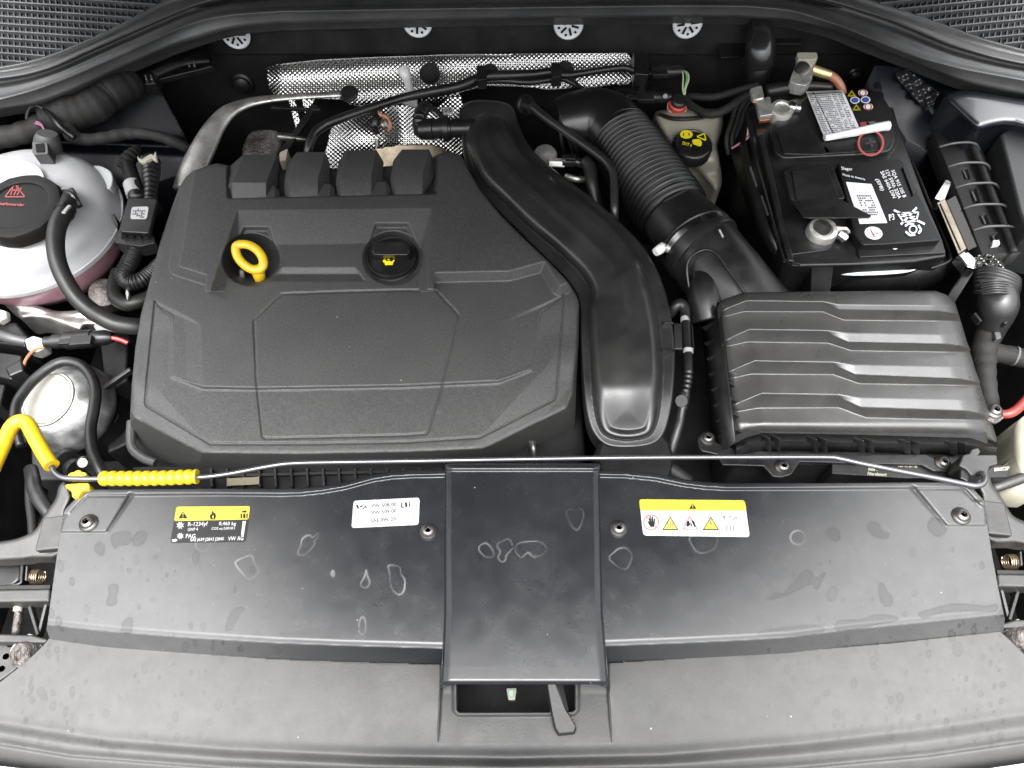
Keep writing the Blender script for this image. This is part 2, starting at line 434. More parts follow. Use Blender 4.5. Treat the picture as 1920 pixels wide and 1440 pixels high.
# embossed foil: woven dimples
def foil(name, scale, col=(.44, .435, .425)):
    m = bpy.data.materials.new(name); m.use_nodes = True; n = m.node_tree.nodes; l = m.node_tree.links; b = n['Principled BSDF']
    b.inputs['Base Color'].default_value = (*col, 1); b.inputs['Metallic'].default_value = 1; b.inputs['Roughness'].default_value = .27
    au = n.new('ShaderNodeAttribute'); au.attribute_name = 'fu'; av = n.new('ShaderNodeAttribute'); av.attribute_name = 'fv'
    g = n.new('ShaderNodeNewGeometry'); sx = n.new('ShaderNodeSeparateXYZ'); l.new(g.outputs['Position'], sx.inputs[0])
    def math_(op, a, b_=None):
        k = n.new('ShaderNodeMath'); k.operation = op
        for s, val in ((k.inputs[0], a), (k.inputs[1], b_)):
            if val is None: continue
            if isinstance(val, (int, float)): s.default_value = val
            else: l.new(val, s)
        return k.outputs[0]
    yz = math_('MULTIPLY', av.outputs['Fac'], 1.15); x = au.outputs['Fac']
    nz = n.new('ShaderNodeTexNoise'); nz.inputs['Scale'].default_value = 20; l.new(g.outputs['Position'], nz.inputs['Vector'])
    x = math_('ADD', x, math_('MULTIPLY', nz.outputs['Fac'], 2.5))
    a = math_('SINE', math_('MULTIPLY', x, scale)); c = math_('SINE', math_('MULTIPLY', yz, scale))
    hgt = math_('MULTIPLY', a, c)
    n2 = n.new('ShaderNodeTexNoise'); n2.inputs['Scale'].default_value = 60; n2.inputs['Detail'].default_value = 3; l.new(g.outputs['Position'], n2.inputs['Vector'])
    bp = n.new('ShaderNodeBump'); bp.inputs['Strength'].default_value = .5; bp.inputs['Distance'].default_value = .0011; l.new(hgt, bp.inputs['Height'])
    b2 = n.new('ShaderNodeBump'); b2.inputs['Strength'].default_value = .35; b2.inputs['Distance'].default_value = .003; l.new(n2.outputs['Fac'], b2.inputs['Height']); l.new(bp.outputs[0], b2.inputs['Normal'])
    l.new(b2.outputs[0], b.inputs['Normal'])
    return m
M_FOIL = foil('embossed_foil', .70)

# ================================================================== the bay itself (setting)
def box_world(x0, x1, y0, y1, z0, z1):
    v = [(x, y, z) for z in (z0, z1) for x, y in ((x0, y0), (x1, y0), (x1, y1), (x0, y1))]
    return v, [[3, 2, 1, 0], [4, 5, 6, 7], [0, 1, 5, 4], [1, 2, 6, 5], [2, 3, 7, 6], [3, 0, 4, 7]]
FWY = .712
for nm, bx_ in (('bay_wall_left', (-.98, -.82, -.62, 1.0, -.42, .03)), ('bay_wall_right', (.82, .98, -.62, 1.0, -.42, .03)), ('bay_wall_front', (-.98, .98, -.52, -.40, -.42, -.13))):
    tag(obj(nm, box_world(*bx_), M_DARK, smooth=False), kind='structure')
tag(obj('bay_floor', box_world(-1.0, 1.0, -.62, 1.0, -.42, -.40), M_DARK, smooth=False), kind='structure')
fw = tag(obj('firewall', join(box_world(-.95, .95, FWY, FWY+.02, -.40, -.03),
        sheet([[(-400+80*i, y, z) for i in range(36)] for y, z in ()]) if False else box_world(-.95, .95, FWY-.012, FWY+.02, -.03, .062)), M_BLKM, bevel=.004), kind='structure')
# the open bonnet above the bay: unseen, stretched forward and widened to shade the engine and darken the panels by reflection
HX = [-.80, -.74, -.62, -.45, -.22, 0, .22, .45, .62, .74, .80]
def hood_y(x): return -.27+.36*(abs(x)/.80)**3
hv, hf_ = [], []
for x in HX:
    yf = hood_y(x)
    for t in np.linspace(0, 1, 8):
        y = yf+(.97-yf)*t; z = .94+(.12-.94)*((y+.27)/1.24)-.02*(1-(x/.66)**2)*0
        hv.append((x, y, z))
for i in range(len(HX)-1):
    for j in range(7): a = i*8+j; hf_.append([a, a+8, a+9, a+1])
tag(obj('enlarged_hood', (hv, hf_), M_DARK, solidify=.03), kind='structure')

# ================================================================== engine cover
EC_OUT = [(395, 309), (407, 306), (431, 311), (470, 318), (520, 320), (600, 316), (700, 314), (800, 305), (818, 291), (840, 283), (865, 291), (876, 315), (900, 356), (940, 405), (985, 450),
          (1030, 492), (1062, 525), (1081, 553), (1086, 568), (1085, 640), (1081, 708), (1078, 797), (1070, 835), (1029, 850), (1013, 832), (1006, 827), (991, 827), (984, 838), (965, 848), (860, 856), (760, 860),
          (600, 868), (450, 872), (320, 868), (262, 858), (247, 846), (244, 780), (247, 720), (254, 650), (264, 590), (280, 530), (300, 455), (318, 400), (336, 350), (350, 330), (366, 319)]
EC_RIM = [(395, 309), (407, 306), (431, 311), (470, 318), (520, 320), (600, 316), (700, 314), (800, 305), (818, 291), (840, 283), (865, 291), (876, 315), (900, 356), (940, 405), (985, 450),
          (1030, 492), (1062, 525), (1081, 553), (1085, 568), (1081, 660), (1074, 738), (1062, 766), (926, 833), (905, 842), (760, 848), (560, 852), (378, 850), (321, 821), (252, 784),
          (245, 772), (247, 720), (254, 650), (264, 590), (280, 530), (300, 455), (318, 400), (336, 350), (350, 330), (366, 319)]
G_OUT = [(291, 565), (272, 752), (275, 761), (394, 832), (580, 832), (760, 829), (900, 820), (1039, 749), (1044, 736), (1057, 553)]
G_STEP = [(291, 565), (310, 587), (321, 593), (321, 707), (381, 729), (481, 731), (760, 726), (935, 718), (997, 694), (1017, 583), (1023, 580), (1057, 553)]
G_PANEL = [(528, 551), (476, 600), (481, 717), (492, 818), (498, 822), (760, 816), (799, 813), (804, 806), (828, 726), (859, 598), (859, 589), (818, 545), (760, 544), (640, 547), (528, 551)]
U_BAND = G_STEP+G_OUT[::-1][1:-1]
PLAT = [(372, 300), (364, 330), (336, 499), (386, 515), (422, 413), (446, 394), (781, 383), (808, 418), (803, 511), (953, 508), (1022, 490), (1050, 536), (1120, 500), (860, 250)]
HEXA = [(422, 475), (428, 445), (453, 416), (511, 416), (537, 462), (537, 490)]
HEXB = [(671, 480), (671, 458), (698, 410), (770, 410), (794, 443), (796, 480)]
PH = .0155
def ec_h(px, py):
    z = np.zeros(px.shape)
    # rear plateau with a wide facet at its front
    sd = SD(px, py, PLAT)
    plat = PH*ramp(sd, -19, 0)
    inrec = (py < 545) & (px > 386) & (px < 815)
    back = PH*(459-.012*(px-537)-py)/66
    left = PH*(1-(halfplane(px, py, (446, 394), (394, 545))*-1)/24)
    right = PH*(1-(halfplane(px, py, (808, 418), (803, 513)))/16)
    rec = np.maximum(np.maximum(back, left), np.maximum(right, 0))
    plat = np.where(inrec, np.minimum(PH, rec), plat)
    z = z+np.clip(plat, 0, PH)
    # hexagonal cut-backs behind the two wells
    for hx in (HEXA, HEXB):
        s = SD(px, py, hx); z = np.where(s > 0, np.minimum(z, np.maximum(0, PH*1.1-PH*1.1*s/17)), z)
    # U-shaped front band, one step lower, with its own corner facets
    d = -SD(px, py, G_STEP+[(1120, 553), (1120, 200), (200, 200), (200, 565)])
    z = z-.0060*ramp(d, -5, 3)*ss(py, 556, 640)
    z = z-.00004*np.clip(306+(py-600)*.007-px, 0, 40)*ss(py, 600, 640)
    z = z-.00016*np.clip(halfplane(px, py, (306, 742), (372, 816)), 0, 60)*ss(py, 700, 760)*ss(-px, -420, -360)-.00016*np.clip(halfplane(px, py, (905, 815), (1012, 700)), 0, 60)*ss(py, 640, 720)*ss(px, 860, 920)
    # pockets left and right
    pl = SD(px, py, [(291, 565), (372, 604), (380, 612), (382, 727), (321, 707), (321, 593), (310, 587)])
    z = z-np.where(pl > 0, .0032*ramp(halfplane(px, py, (377, 606), (382, 727)), 0, 30)*ramp(pl, 0, 5), 0)
    pr = SD(px, py, [(1057, 553), (956, 595), (940, 606), (920, 720), (997, 694), (1017, 583), (1023, 580)])
    z = z-np.where(pr > 0, .0035*ramp(-halfplane(px, py, (952, 597), (905, 720)), 0, 80)*ramp(pr, 0, 6), 0)
    # bridge groove between the wells
    br = SD(px, py, [(531, 501), (664, 500), (686, 528), (500, 530)])
    z = z-np.where(br > 0, .005*np.minimum(ramp(py, 501, 514), 1)*ramp(528-py, 0, 14), 0)
    # moulded lines
    z = z+groove(px, py, G_OUT, 2.1, .0024)+groove(px, py, G_STEP, 1.7, .0014)+groove(px, py, G_PANEL, 2.1, .0022)
    # wells for dipstick and filler cap
    for (cx, cy, rx, ry, dp) in ((471, 487, 55, 50, .055), (736, 484, 57, 51, .035)):
        e = 1-np.sqrt(((px-cx)/rx)**2+((py-cy)/ry)**2)
        z = np.where(e > 0, np.minimum(z, z-dp*ramp(e, 0, .50)*np.where(py < cy+8, 1, 1)), z)
    # rear valleys between the ribs
    z = z-.022*ramp(372-.022*(px-480)-py, 0, 6)*ramp(px, 425, 440)*ramp(822-px, 0, 12)
    # rim roll-off and walls
    r = SD(px, py, EC_RIM)
    z = z-.0024*(1-rnd(ramp(r, 0, 10)))-.0012*ramp(r, -1, 30)*0
    z = np.where(r < 0, z-.00155*np.abs(r), z)
    return z
ec = thing('engine_cover', 'dark grey moulded engine cover with stepped panels, between the coolant tank and the air duct', 'engine cover', (660, 600, -.05))
vf, _ = hfield(EC_OUT, ec_h, 1.7, .03)
obj('shell', vf, M_COVER, ec, sharp=180)
# four ribs over the intake runners, and the small teeth between them
def rib(xl, xr, yb, ym, yt, dx):
    """front face, ridge, top face, chamfered right side"""
    zb, zm, zt = .010, .022, .018
    P = [(xl+6, yb, zb), (xr-22, yb, zb), (xr-16, yb-16, zb-.012), (xl-3, yb-8, zb-.010),
         (xl+6, ym, zm), (xr-22, ym, zm), (xr-1, ym+8, zm-.016), (xl-4, ym+10, zm-.010),
         (xl+14+dx, yt, zt), (xr-14+dx, yt, zt), (xr+1, yt+22, zt-.016), (xl+1, yt+22, zt-.010),
         (xl+16+dx, yt+8, zt-.03), (xr-12+dx, yt+8, zt-.03), (xr+2, yt+30, zt-.04), (xl+2, yt+30, zt-.04)]
    F = [[0, 1, 5, 4], [1, 2, 6, 5], [3, 0, 4, 7], [4, 5, 9, 8], [5, 6, 10, 9], [7, 4, 8, 11], [8, 9, 13, 12], [9, 10, 14, 13], [11, 8, 12, 15]]
    F = [f[::1] for f in F]
    return polyface(P, F)
for (xl, xr, yb, ym, yt, dx) in ((430, 521, 375, 342, 290, 12), (537, 618, 373, 336, 285, 6), (634, 718, 371, 331, 281, 2), (736, 814, 368, 326, 280, 4)):
    obj('rib', rib(xl, xr, yb, ym, yt, dx), M_COVER, ec, bevel=.0009, seg=2)
for (x, y) in ((497, 349), (601, 344), (705, 340)):
    P = [(x-6, y, .012), (x+18, y, .012), (x+27, y+9, .006), (x+28, y+28, .006), (x+18, y+26, .012), (x-14, y+27, .012), (x-18, y+28, .004)]
    P += [(a, b+3, -.02) for a, b, _ in P]
    F = [[6, 5, 0], [5, 4, 1, 0], [4, 3, 2, 1]]+[[i, (i+1) % 7, (i+1) % 7+7, i+7] for i in range(7)]
    obj('tooth', polyface(P, F), M_COVER, ec, bevel=.0008)
obj('tooth', slab(rrect([(404, 372), (410, 353), (424, 352), (430, 360), (430, 376), (416, 381)], 3), .0115, .02), M_COVER, ec, bevel=.001)
# lower moulded skirt showing at the left corner
obj('skirt', tube([(246, 790, -.05, 8), (247, 836, -.055, 9), (268, 858, -.056, 9), (292, 868, -.056, 8)], 6, 10), M_COVER, ec)
obj('stud', tube([(998, 830, -.045, 5), (1000, 842, -.047, 5.5), (1001, 858, -.055, 5)], 5, 10), M_BOLT, ec)

# ------------------------------------------------------------------ oil filler cap, dipstick
oc = thing('oil_filler_cap', 'round black oil filler cap with yellow oil can symbol, in the cover', 'oil cap', (733, 490, -.02))
c = V((733, 482, -.006)); k = m_per_px(733, 482, 0)
obj('cap', lathe([(.0, -.03), (49*k, -.03), (49*k, -.006), (47*k, -.001), (43*k, 0), (41*k, -.0035), (0, -.0035)], c, (0, 0, 1), 48), M_BLK, oc, sharp=40)
zc = lambda x, y: x*0-.0085
gp = [(694, 455), (702, 449), (765, 449), (772, 456), (776, 474), (764, 484), (704, 484), (692, 474)]
obj('grip', taper([(704, 453), (761, 453), (768, 470), (764, 478), (702, 478), (698, 470)], .012, [(697, 459), (769, 459), (777, 478), (770, 488), (696, 488), (690, 478)], -.012), M_BLK, oc, bevel=.002)
zc2 = lambda x, y: x*0-.0095
cs = [[(718, 488), (722, 486), (724, 489), (732, 489), (734, 491), (738, 487), (741, 487), (738, 491), (736, 497), (722, 497), (721, 493), (718, 491)], [(726, 484.5), (731, 484.5), (731, 487.5), (726, 487.5)]]
obj('symbol', flat(cs, zc2, .0012), M_YELS, oc, smooth=False)
obj('rim_ring', lathe([(50*k, -.02), (54*k, -.02), (54*k, -.004), (52*k, -.002), (50*k, -.004)], c, (0, 0, 1), 48), M_BLK, oc)
ds = thing('dipstick', 'yellow loop handle of the oil dipstick sticking out of its well', 'dipstick', (480, 510, -.05))
loop = [(442, 464), (447, 459), (460, 458), (474, 463), (486, 473), (493, 486), (493, 498), (486, 505), (473, 505), (460, 498), (449, 487), (443, 475)]
lw = [V((x, y, .020-.016*(y-456)/50)) for x, y in loop]
lp = smooth_poly([tuple(p) for p in lw], 5, True); lp.append(lp[0]); lp.append(lp[1])
obj('handle', sweep(lp, [8.4*k]*len(lp), 16, False, .8), M_YEL, ds, sharp=180)
obj('stem', tube([(480, 500, .004, 11), (484, 510, -.004, 12), (487, 520, -.014, 11), (489, 528, -.04, 9)], 4, 12), M_YEL, ds)
obj('guide_tube', tube([(453, 506, -.02, 5), (455, 524, -.035, 5), (456, 534, -.06, 5)], 3, 10), M_ALU, ds)

# ================================================================== charge air duct
DF = smooth_poly([(862, 230), (862, 204), (876, 191), (903, 187), (940, 190), (962, 202), (974, 235), (990, 270), (1021, 303), (1059, 333), (1100, 363), (1135, 392), (1175, 428), (1212, 470),
      (1240, 525), (1257, 585), (1265, 650), (1264, 710), (1258, 770), (1244, 815), (1222, 834), (1180, 840), (1138, 836), (1112, 812), (1099, 770), (1093, 700), (1089, 620), (1087, 570), (1070, 532),
      (1030, 490), (985, 446), (930, 391), (890, 345), (872, 303), (867, 265)], 4)
DB = smooth_poly([(877, 245), (888, 224), (915, 214), (942, 222), (958, 245), (972, 275), (996, 300), (1034, 331), (1076, 361), (1112, 389), (1150, 424), (1184, 464),
      (1212, 518), (1230, 575), (1240, 640), (1243, 700), (1238, 760), (1228, 803), (1212, 820), (1176, 826), (1142, 820), (1124, 803), (1114, 765), (1108, 700), (1104, 640), (1103, 585), (1107, 560), (1104, 538), (1086, 510),
      (1040, 466), (990, 424), (945, 380), (903, 338), (884, 300), (875, 270)], 4)
RIDGE = [(912, 238), (914, 258), (921, 280), (945, 303), (990, 345), (1040, 392), (1100, 444), (1145, 488), (1160, 515), (1168, 548), (1173, 585), (1176, 612)]
def du_h(px, py):
    sf = SD(px, py, DF); sb = SD(px, py, DB)
    z = -.010+.0*px
    z = z+.031*rnd(ramp(sb, 0, 22))+.004*ss(sb, 10, 60)
    d = LD(px, py, RIDGE)
    endf = ramp(612-py, 0, 60)
    side = np.where(sb > 0, np.clip(1-d/16, 0, 1), 0)
    z = z+.0028*side**1.5*endf
    z = z-.020*ss(py, 715, 835)*(sb > 0)*ramp(sb, 0, 20)
    z = z-.02*ss(py, 700, 850)-.004*(1-rnd(ramp(sf, 0, 4)))
    z = z-.02*(1-ss(py, 190, 250))
    return z
dt = thing('charge_air_duct', 'wide curved satin black air duct running beside the engine cover', 'air duct', (1150, 600, -.06))
vf, _ = hfield(DF, du_h, 1.9, .025)
obj('shell', vf, M_DUCT, dt, sharp=180)
for y in (604, 655):
    obj('clip_rib', bar((1246, y, du_h(np.array([1240.]), np.array([y*1.]))[0]+.008), (1264, y+1, -.006), 3, .012), M_DUCT, dt, bevel=.0006)
obj('bracket', slab([(1264, 606), (1278, 606), (1280, 654), (1265, 654)], -.012, .004), M_DUCT, dt, bevel=.001)

# ================================================================== air filter housing
AL = [(1395, 548), (1580, 546), (1753, 545), (1773, 552), (1791, 568), (1804, 610), (1826, 684), (1852, 768), (1869, 822), (1869, 832), (1852, 826), (1820, 820), (1720, 817), (1613, 815), (1500, 813), (1430, 812), (1402, 817), (1378, 828), (1370, 760), (1360, 670), (1349, 568), (1355, 562)]
LIPS = [([(1340, 587), (1358, 581), (1400, 564), (1543, 566), (1573, 571), (1850, 574)], [(1340, 590), (1358, 583), (1400, 568), (1543, 570), (1573, 580.5), (1760, 583), (1850, 596)], [(1340, 600), (1360, 593), (1393, 584), (1543, 584), (1583, 600), (1798, 602), (1850, 606)]),
        ([(1340, 646), (1366, 636), (1405, 618), (1550, 620), (1590, 624), (1870, 630)], [(1340, 649), (1366, 639), (1405, 622), (1550, 625), (1590, 641), (1780, 645), (1870, 662)], [(1340, 655), (1367, 648), (1400, 641), (1553, 643), (1597, 657), (1817, 660), (1870, 662)]),
        ([(1340, 705), (1373, 695), (1415, 677), (1563, 679), (1603, 684), (1880, 690)], [(1340, 708), (1373, 698), (1415, 681), (1563, 685), (1603, 702), (1800, 710), (1880, 726)], [(1340, 716), (1374, 708), (1408, 701), (1563, 702), (1612, 719), (1835, 722), (1880, 724)]),
        ([(1340, 768), (1381, 758), (1428, 738), (1573, 740), (1613, 746), (1890, 752)], [(1340, 771), (1381, 761), (1428, 742), (1573, 746), (1613, 763), (1815, 770), (1890, 786)], [(1340, 780), (1382, 771), (1420, 765), (1573, 764), (1625, 783), (1853, 788), (1890, 791)])]
def lid_h(px, py):
    px = np.asarray(px, float); py = np.asarray(py, float)
    z = .058-.00002*(py-545)
    D = .0205
    for top, lip, bot in LIPS:
        ty, ly, by = [np.interp(px, [q[0] for q in c_], [q[1] for q in c_]) for c_ in (top, lip, bot)]
        nxt = by+42
        tail = -D
        prof = np.where(py < ty, 0, np.where(py < ly, -.0045*(py-ty)/np.maximum(ly-ty, .5), np.where(py < by, -.0045-(D-.0045)*(py-ly)/np.maximum(by-ly, .5), -D)))
        xin = ramp(px, np.interp(py, [545, 830], [1350, 1378])+6, np.interp(py, [545, 830], [1350, 1378])+16)
        z = z+prof*xin-D*(1-xin)*ss(py, ty, by)
    s = SD(px, py, AL)
    z = z-.011*(1-rnd(ramp(s, 0, 20)))
    z = z-.010*ss(px, 1735+(py-545)*.30, 1800+(py-545)*.30)-.006*ss(1412-px+(py-560)*.12, 0, 50)
    z = z-.012*ss(py, 790, 830)
    return z
ab = thing('air_filter_box', 'black air filter box with four stepped louvres on its lid, right of the duct', 'air filter', (1600, 800, -.12))
vf, _ = hfield(AL, lid_h, 1.6, .012)
obj('lid', vf, M_LID, ab, sharp=180)
# triangular end pockets of the louvres
for (x, y) in ((1781, 592), (1800, 648), (1818, 708), (1836, 772)):
    T = [(x, y), (x+11, y-10), (x+19, y+9)]
    zf = lambda a, b: lid_h(a, b)
    obj('louvre_end', flat([q for i in range(3) for q in ribbon([T[i], T[(i+1) % 3]], 1.8)], zf, .0006), M_LID, ab)
# lower body: front skirt wall, flange with bolt ears, ribs
body_top = [(1378, 826), (1402, 816), (1430, 811), (1613, 814), (1820, 819), (1868, 830)]
rows = [[(x, y, lid_h(np.array([x*1.]), np.array([y-1.]))[0]-.004) for x, y in body_top], [(x+(2 if x < 1500 else 0), y+16, -.016) for x, y in body_top], [(x+2, y+32, -.030) for x, y in body_top]]
obj('front_wall', sheet(rows), M_BLK, ab, solidify=.003)
flg = [(1308, 822), (1316, 812), (1332, 812), (1344, 830), (1378, 842), (1440, 846), (1620, 852), (1735, 851), (1760, 862), (1800, 850), (1862, 848), (1862, 868), (1800, 882), (1776, 884), (1752, 884), (1730, 872), (1580, 868),
       (1500, 866), (1484, 890), (1466, 895), (1450, 894), (1432, 874), (1355, 872), (1344, 852), (1316, 846), (1310, 838)]
obj('flange', slab(flg, -.030, .006), M_BLK, ab, bevel=.0015)
obj('base', slab([(1360, 600), (1785, 590), (1850, 800), (1862, 866), (1380, 872), (1372, 800)], -.040, .12), M_BLKM, ab, bevel=.004)
side = [(1349, 566), (1360, 670), (1370, 760), (1379, 828)]
obj('side_wall', sheet([[(x, y, .004) for x, y in side], [(x-20, y+16, -.024) for x, y in side], [(x-34, y+24, -.045) for x, y in side]]), M_BLK, ab, solidify=.003)
for i in range(8):
    t = i/7; x = 1341+30*t; y = 606+205*t
    obj('side_rib', bar((x+8, y-7, -.002), (x-26, y+8, -.03), 2.4, .012), M_BLK, ab, bevel=.0008)
for x in (1444, 1462, 1532, 1550, 1620, 1638, 1706, 1723, 1794, 1811):
    y0 = 822+(x-1444)*.022
    obj('front_rib', bar((x, y0, -.004), (x+1.5, y0+24, -.026), 3.2, .014), M_BLK, ab, bevel=.0010)
zfb = lambda x, y: x*0-.036
obj('front_panel', slab([(1560, 868), (1760, 874), (1880, 872), (1892, 862), (1890, 895), (1700, 897), (1560, 888)], -.036, .05), M_BLK, ab, bevel=.001)
obj('lettering', join(text('Bitte .. \nFilterelement', (1626, 891), (1662, 893), (1629, 876), zfb), text('5Q0 129 607 AB', (1684, 876), (1720, 878), (1684, 870), zfb), text('80068C20*', (1864, 884), (1893, 881), (1864, 877), zfb)), M_WHTW, ab, smooth=False)

def screw(p, r, parent, name='screw', mt=None, tilt=(0, 0, 1)):
    c_ = V(p) if not isinstance(p, Vector) else p
    s = obj(name, lathe([(0, -.004), (r, -.004), (r*1.02, .0), (r*.93, .0012), (r*.78, .0022), (r*.72, .0042), (r*.55, .0056), (r*.36, .0060), (r*.34, .0030), (0, .0030)], c_, tilt, 28), mt or M_BOLT, parent, sharp=40)
    obj('recess', lathe([(r*.30, .0034), (0, .0034)], c_, tilt, 12, mod=lambda a, j: 1+.2*math.cos(6*a)), M_BLKP, s, smooth=False)
    return s
screw((1327, 822, -.029), .0095, ab); screw((1468, 875, -.029), .010, ab); screw((1768, 867, -.029), .010, ab)

# ================================================================== slam panel cover
SL = [(122, 955), (132, 944), (152, 924), (162, 918), (250, 917), (400, 916), (480, 916.5), (530, 917), (561, 916), (600, 912), (642, 905), (672, 897), (697, 890), (737, 884), (780, 882), (824, 881), (1122, 881), (1170, 882), (1231, 888), (1260, 894), (1285, 899), (1325, 904),
      (1366, 906), (1480, 906), (1650, 905), (1806, 904), (1818, 909), (1845, 938), (1850, 975), (1860, 1040), (1871, 1098), (1882, 1151), (1884, 1160), (1881, 1185), (1780, 1198), (1671, 1210), (1480, 1227), (1400, 1234), (1300, 1241), (1133, 1248), (827, 1251), (650, 1245), (520, 1239), (400, 1232), (271, 1222), (180, 1211), (93, 1197), (87, 1180), (89, 1168), (97, 1110), (108, 1032), (118, 969)]
SFRONT = [(80, 1171), (88, 1172), (150, 1179), (217, 1186), (360, 1197), (520, 1207), (650, 1212), (829, 1217), (980, 1217), (1133, 1212.5), (1300, 1206), (1400, 1201), (1480, 1196), (1590, 1182), (1740, 1167), (1882, 1152), (1900, 1150)]
STOP = [(122, 955), (132, 944), (152, 924), (162, 918), (250, 917), (400, 916), (530, 917), (561, 916), (600, 912), (642, 905), (672, 897), (697, 890), (737, 884), (780, 882), (824, 881), (1122, 881), (1170, 882), (1231, 888), (1260, 894), (1285, 899), (1325, 904), (1366, 906), (1806, 904), (1818, 909), (1845, 938)]
PADL = [(162, 929), (245, 929), (199, 999), (112, 999), (119, 971), (138, 953)]
PADR = [(1712, 915), (1803, 915), (1825, 938), (1846, 938), (1850, 987), (1775, 987)]
fx, fy = zip(*SFRONT)
def slam_h(px, py):
    px = np.asarray(px, float); py = np.asarray(py, float)
    fr = np.interp(px, fx, fy)
    z = .004-.0015*((py-900)/300)**2+0*px
    z = z-.006*(np.abs(px-980)/900)**2
    # raised bead along the rear edge
    d = LD(px, py, STOP)
    z = z+.0048*(1-ss(d, 9, 13))-.002*(1-rnd(ramp(d, 0, 4)))
    # mounting pads
    for P, a, b in ((PADL, (245, 929), (199, 999)), (PADR, (1712, 915), (1775, 987))):
        s = SD(px, py, P); z = z+.0035*ramp(s, 0, 3)
        ln = LD(px, py, [a, b]); z = z-.004*np.clip(1-ln/7, 0, 1)*np.clip((b[1]-py)/60, 0, 1)
    # rolled front edge
    e = py-fr
    z = z-.0022*ss(e, -12, 0)-np.clip(e, 0, None)*.0011
    # frame bead down to the screw pockets either side of the latch cover
    return z
CH = [(833, 871), (842, 869), (1120, 869), (1128, 872), (1124, 900), (1126, 1000), (1130, 1150), (1138, 1250), (1141, 1297), (1079, 1297), (1079, 1283), (856, 1283), (856, 1298), (826, 1298), (829, 1250), (833, 1150), (833, 1000), (834, 900)]
CH = [(833, 871), (842, 869), (1120, 869), (1128, 872), (1124, 900), (1126, 1000), (1130, 1150), (1136, 1230), (1141, 1290), (1122, 1282), (846, 1282), (826, 1291), (830, 1230), (833, 1150), (833, 1000), (834, 900)]
def chan_h(px, py):
    s = np.minimum(px-np.interp(py, [869, 900, 1150, 1250, 1298], [833, 834, 833, 829, 826]), np.interp(py, [869, 900, 1150, 1250, 1298], [1128, 1124, 1130, 1138, 1141])-px)
    z = .016-.0005*((py-900)/300)**2
    z = z-.0026*(1-ss(s, 2, 16))-.009*(1-rnd(ramp(s, 0, 4)))
    z = z-.010*(1-rnd(ramp(1284-py, 0, 10)))
    z = z+.003*(1-ss(py, 879, 884))-.004*(1-rnd(ramp(py, 869, 874)))
    return z
# dried water marks: chalky rims and cleaner patches in the dust
CHALK = [([(580, 1003), (567, 1010), (564, 1023), (558, 1037), (566, 1042), (574, 1038), (584, 1028), (591, 1018), (588, 1015), (595, 1009), (598, 999), (592, 1003), (586, 1008)], .9),
         ([(729, 1060), (730, 1072), (732, 1094), (737, 1107), (748, 1115), (757, 1108), (759, 1088), (752, 1076), (749, 1063)], .8), ([(686, 1070), (683, 1083), (676, 1094), (680, 1101), (689, 1101), (693, 1091), (689, 1080), (687, 1070)], .6),
         ([(911, 1018), (898, 1026), (902, 1037), (913, 1045), (924, 1044), (924, 1032)], .6), ([(951, 1011), (932, 1021), (938, 1034), (934, 1045), (940, 1053), (947, 1051), (950, 1040), (961, 1028), (958, 1015)], .4),
         ([(967, 1026), (974, 1018), (1001, 1015), (1018, 1019), (1024, 1034), (1003, 1045), (990, 1036), (978, 1045), (968, 1036)], .45), ([(1150, 1037), (1142, 1047), (1155, 1060), (1168, 1067), (1177, 1064), (1185, 1042), (1174, 1028), (1160, 1029)], .6),
         ([(1296, 1005), (1297, 1021), (1312, 1037), (1339, 1029), (1342, 1005)], .6), (ell(1496, 1008, 14, 13, 14), .7), ([(441, 1056), (455, 1075), (468, 1086), (485, 1072), (477, 1056), (471, 1042), (455, 1046)], .6),
         ([(676, 1160), (672, 1180), (677, 1189), (684, 1186), (686, 1170), (682, 1158)], .5), ([(375, 1010), (366, 1020), (372, 1030), (384, 1033), (392, 1024), (394, 1010)], .4), ([(623, 1070), (622, 1078), (626, 1080), (626, 1073)], 1.0), ([(1062, 960), (1070, 955), (1090, 955), (1094, 968), (1085, 992), (1075, 990), (1066, 975)], .25)]
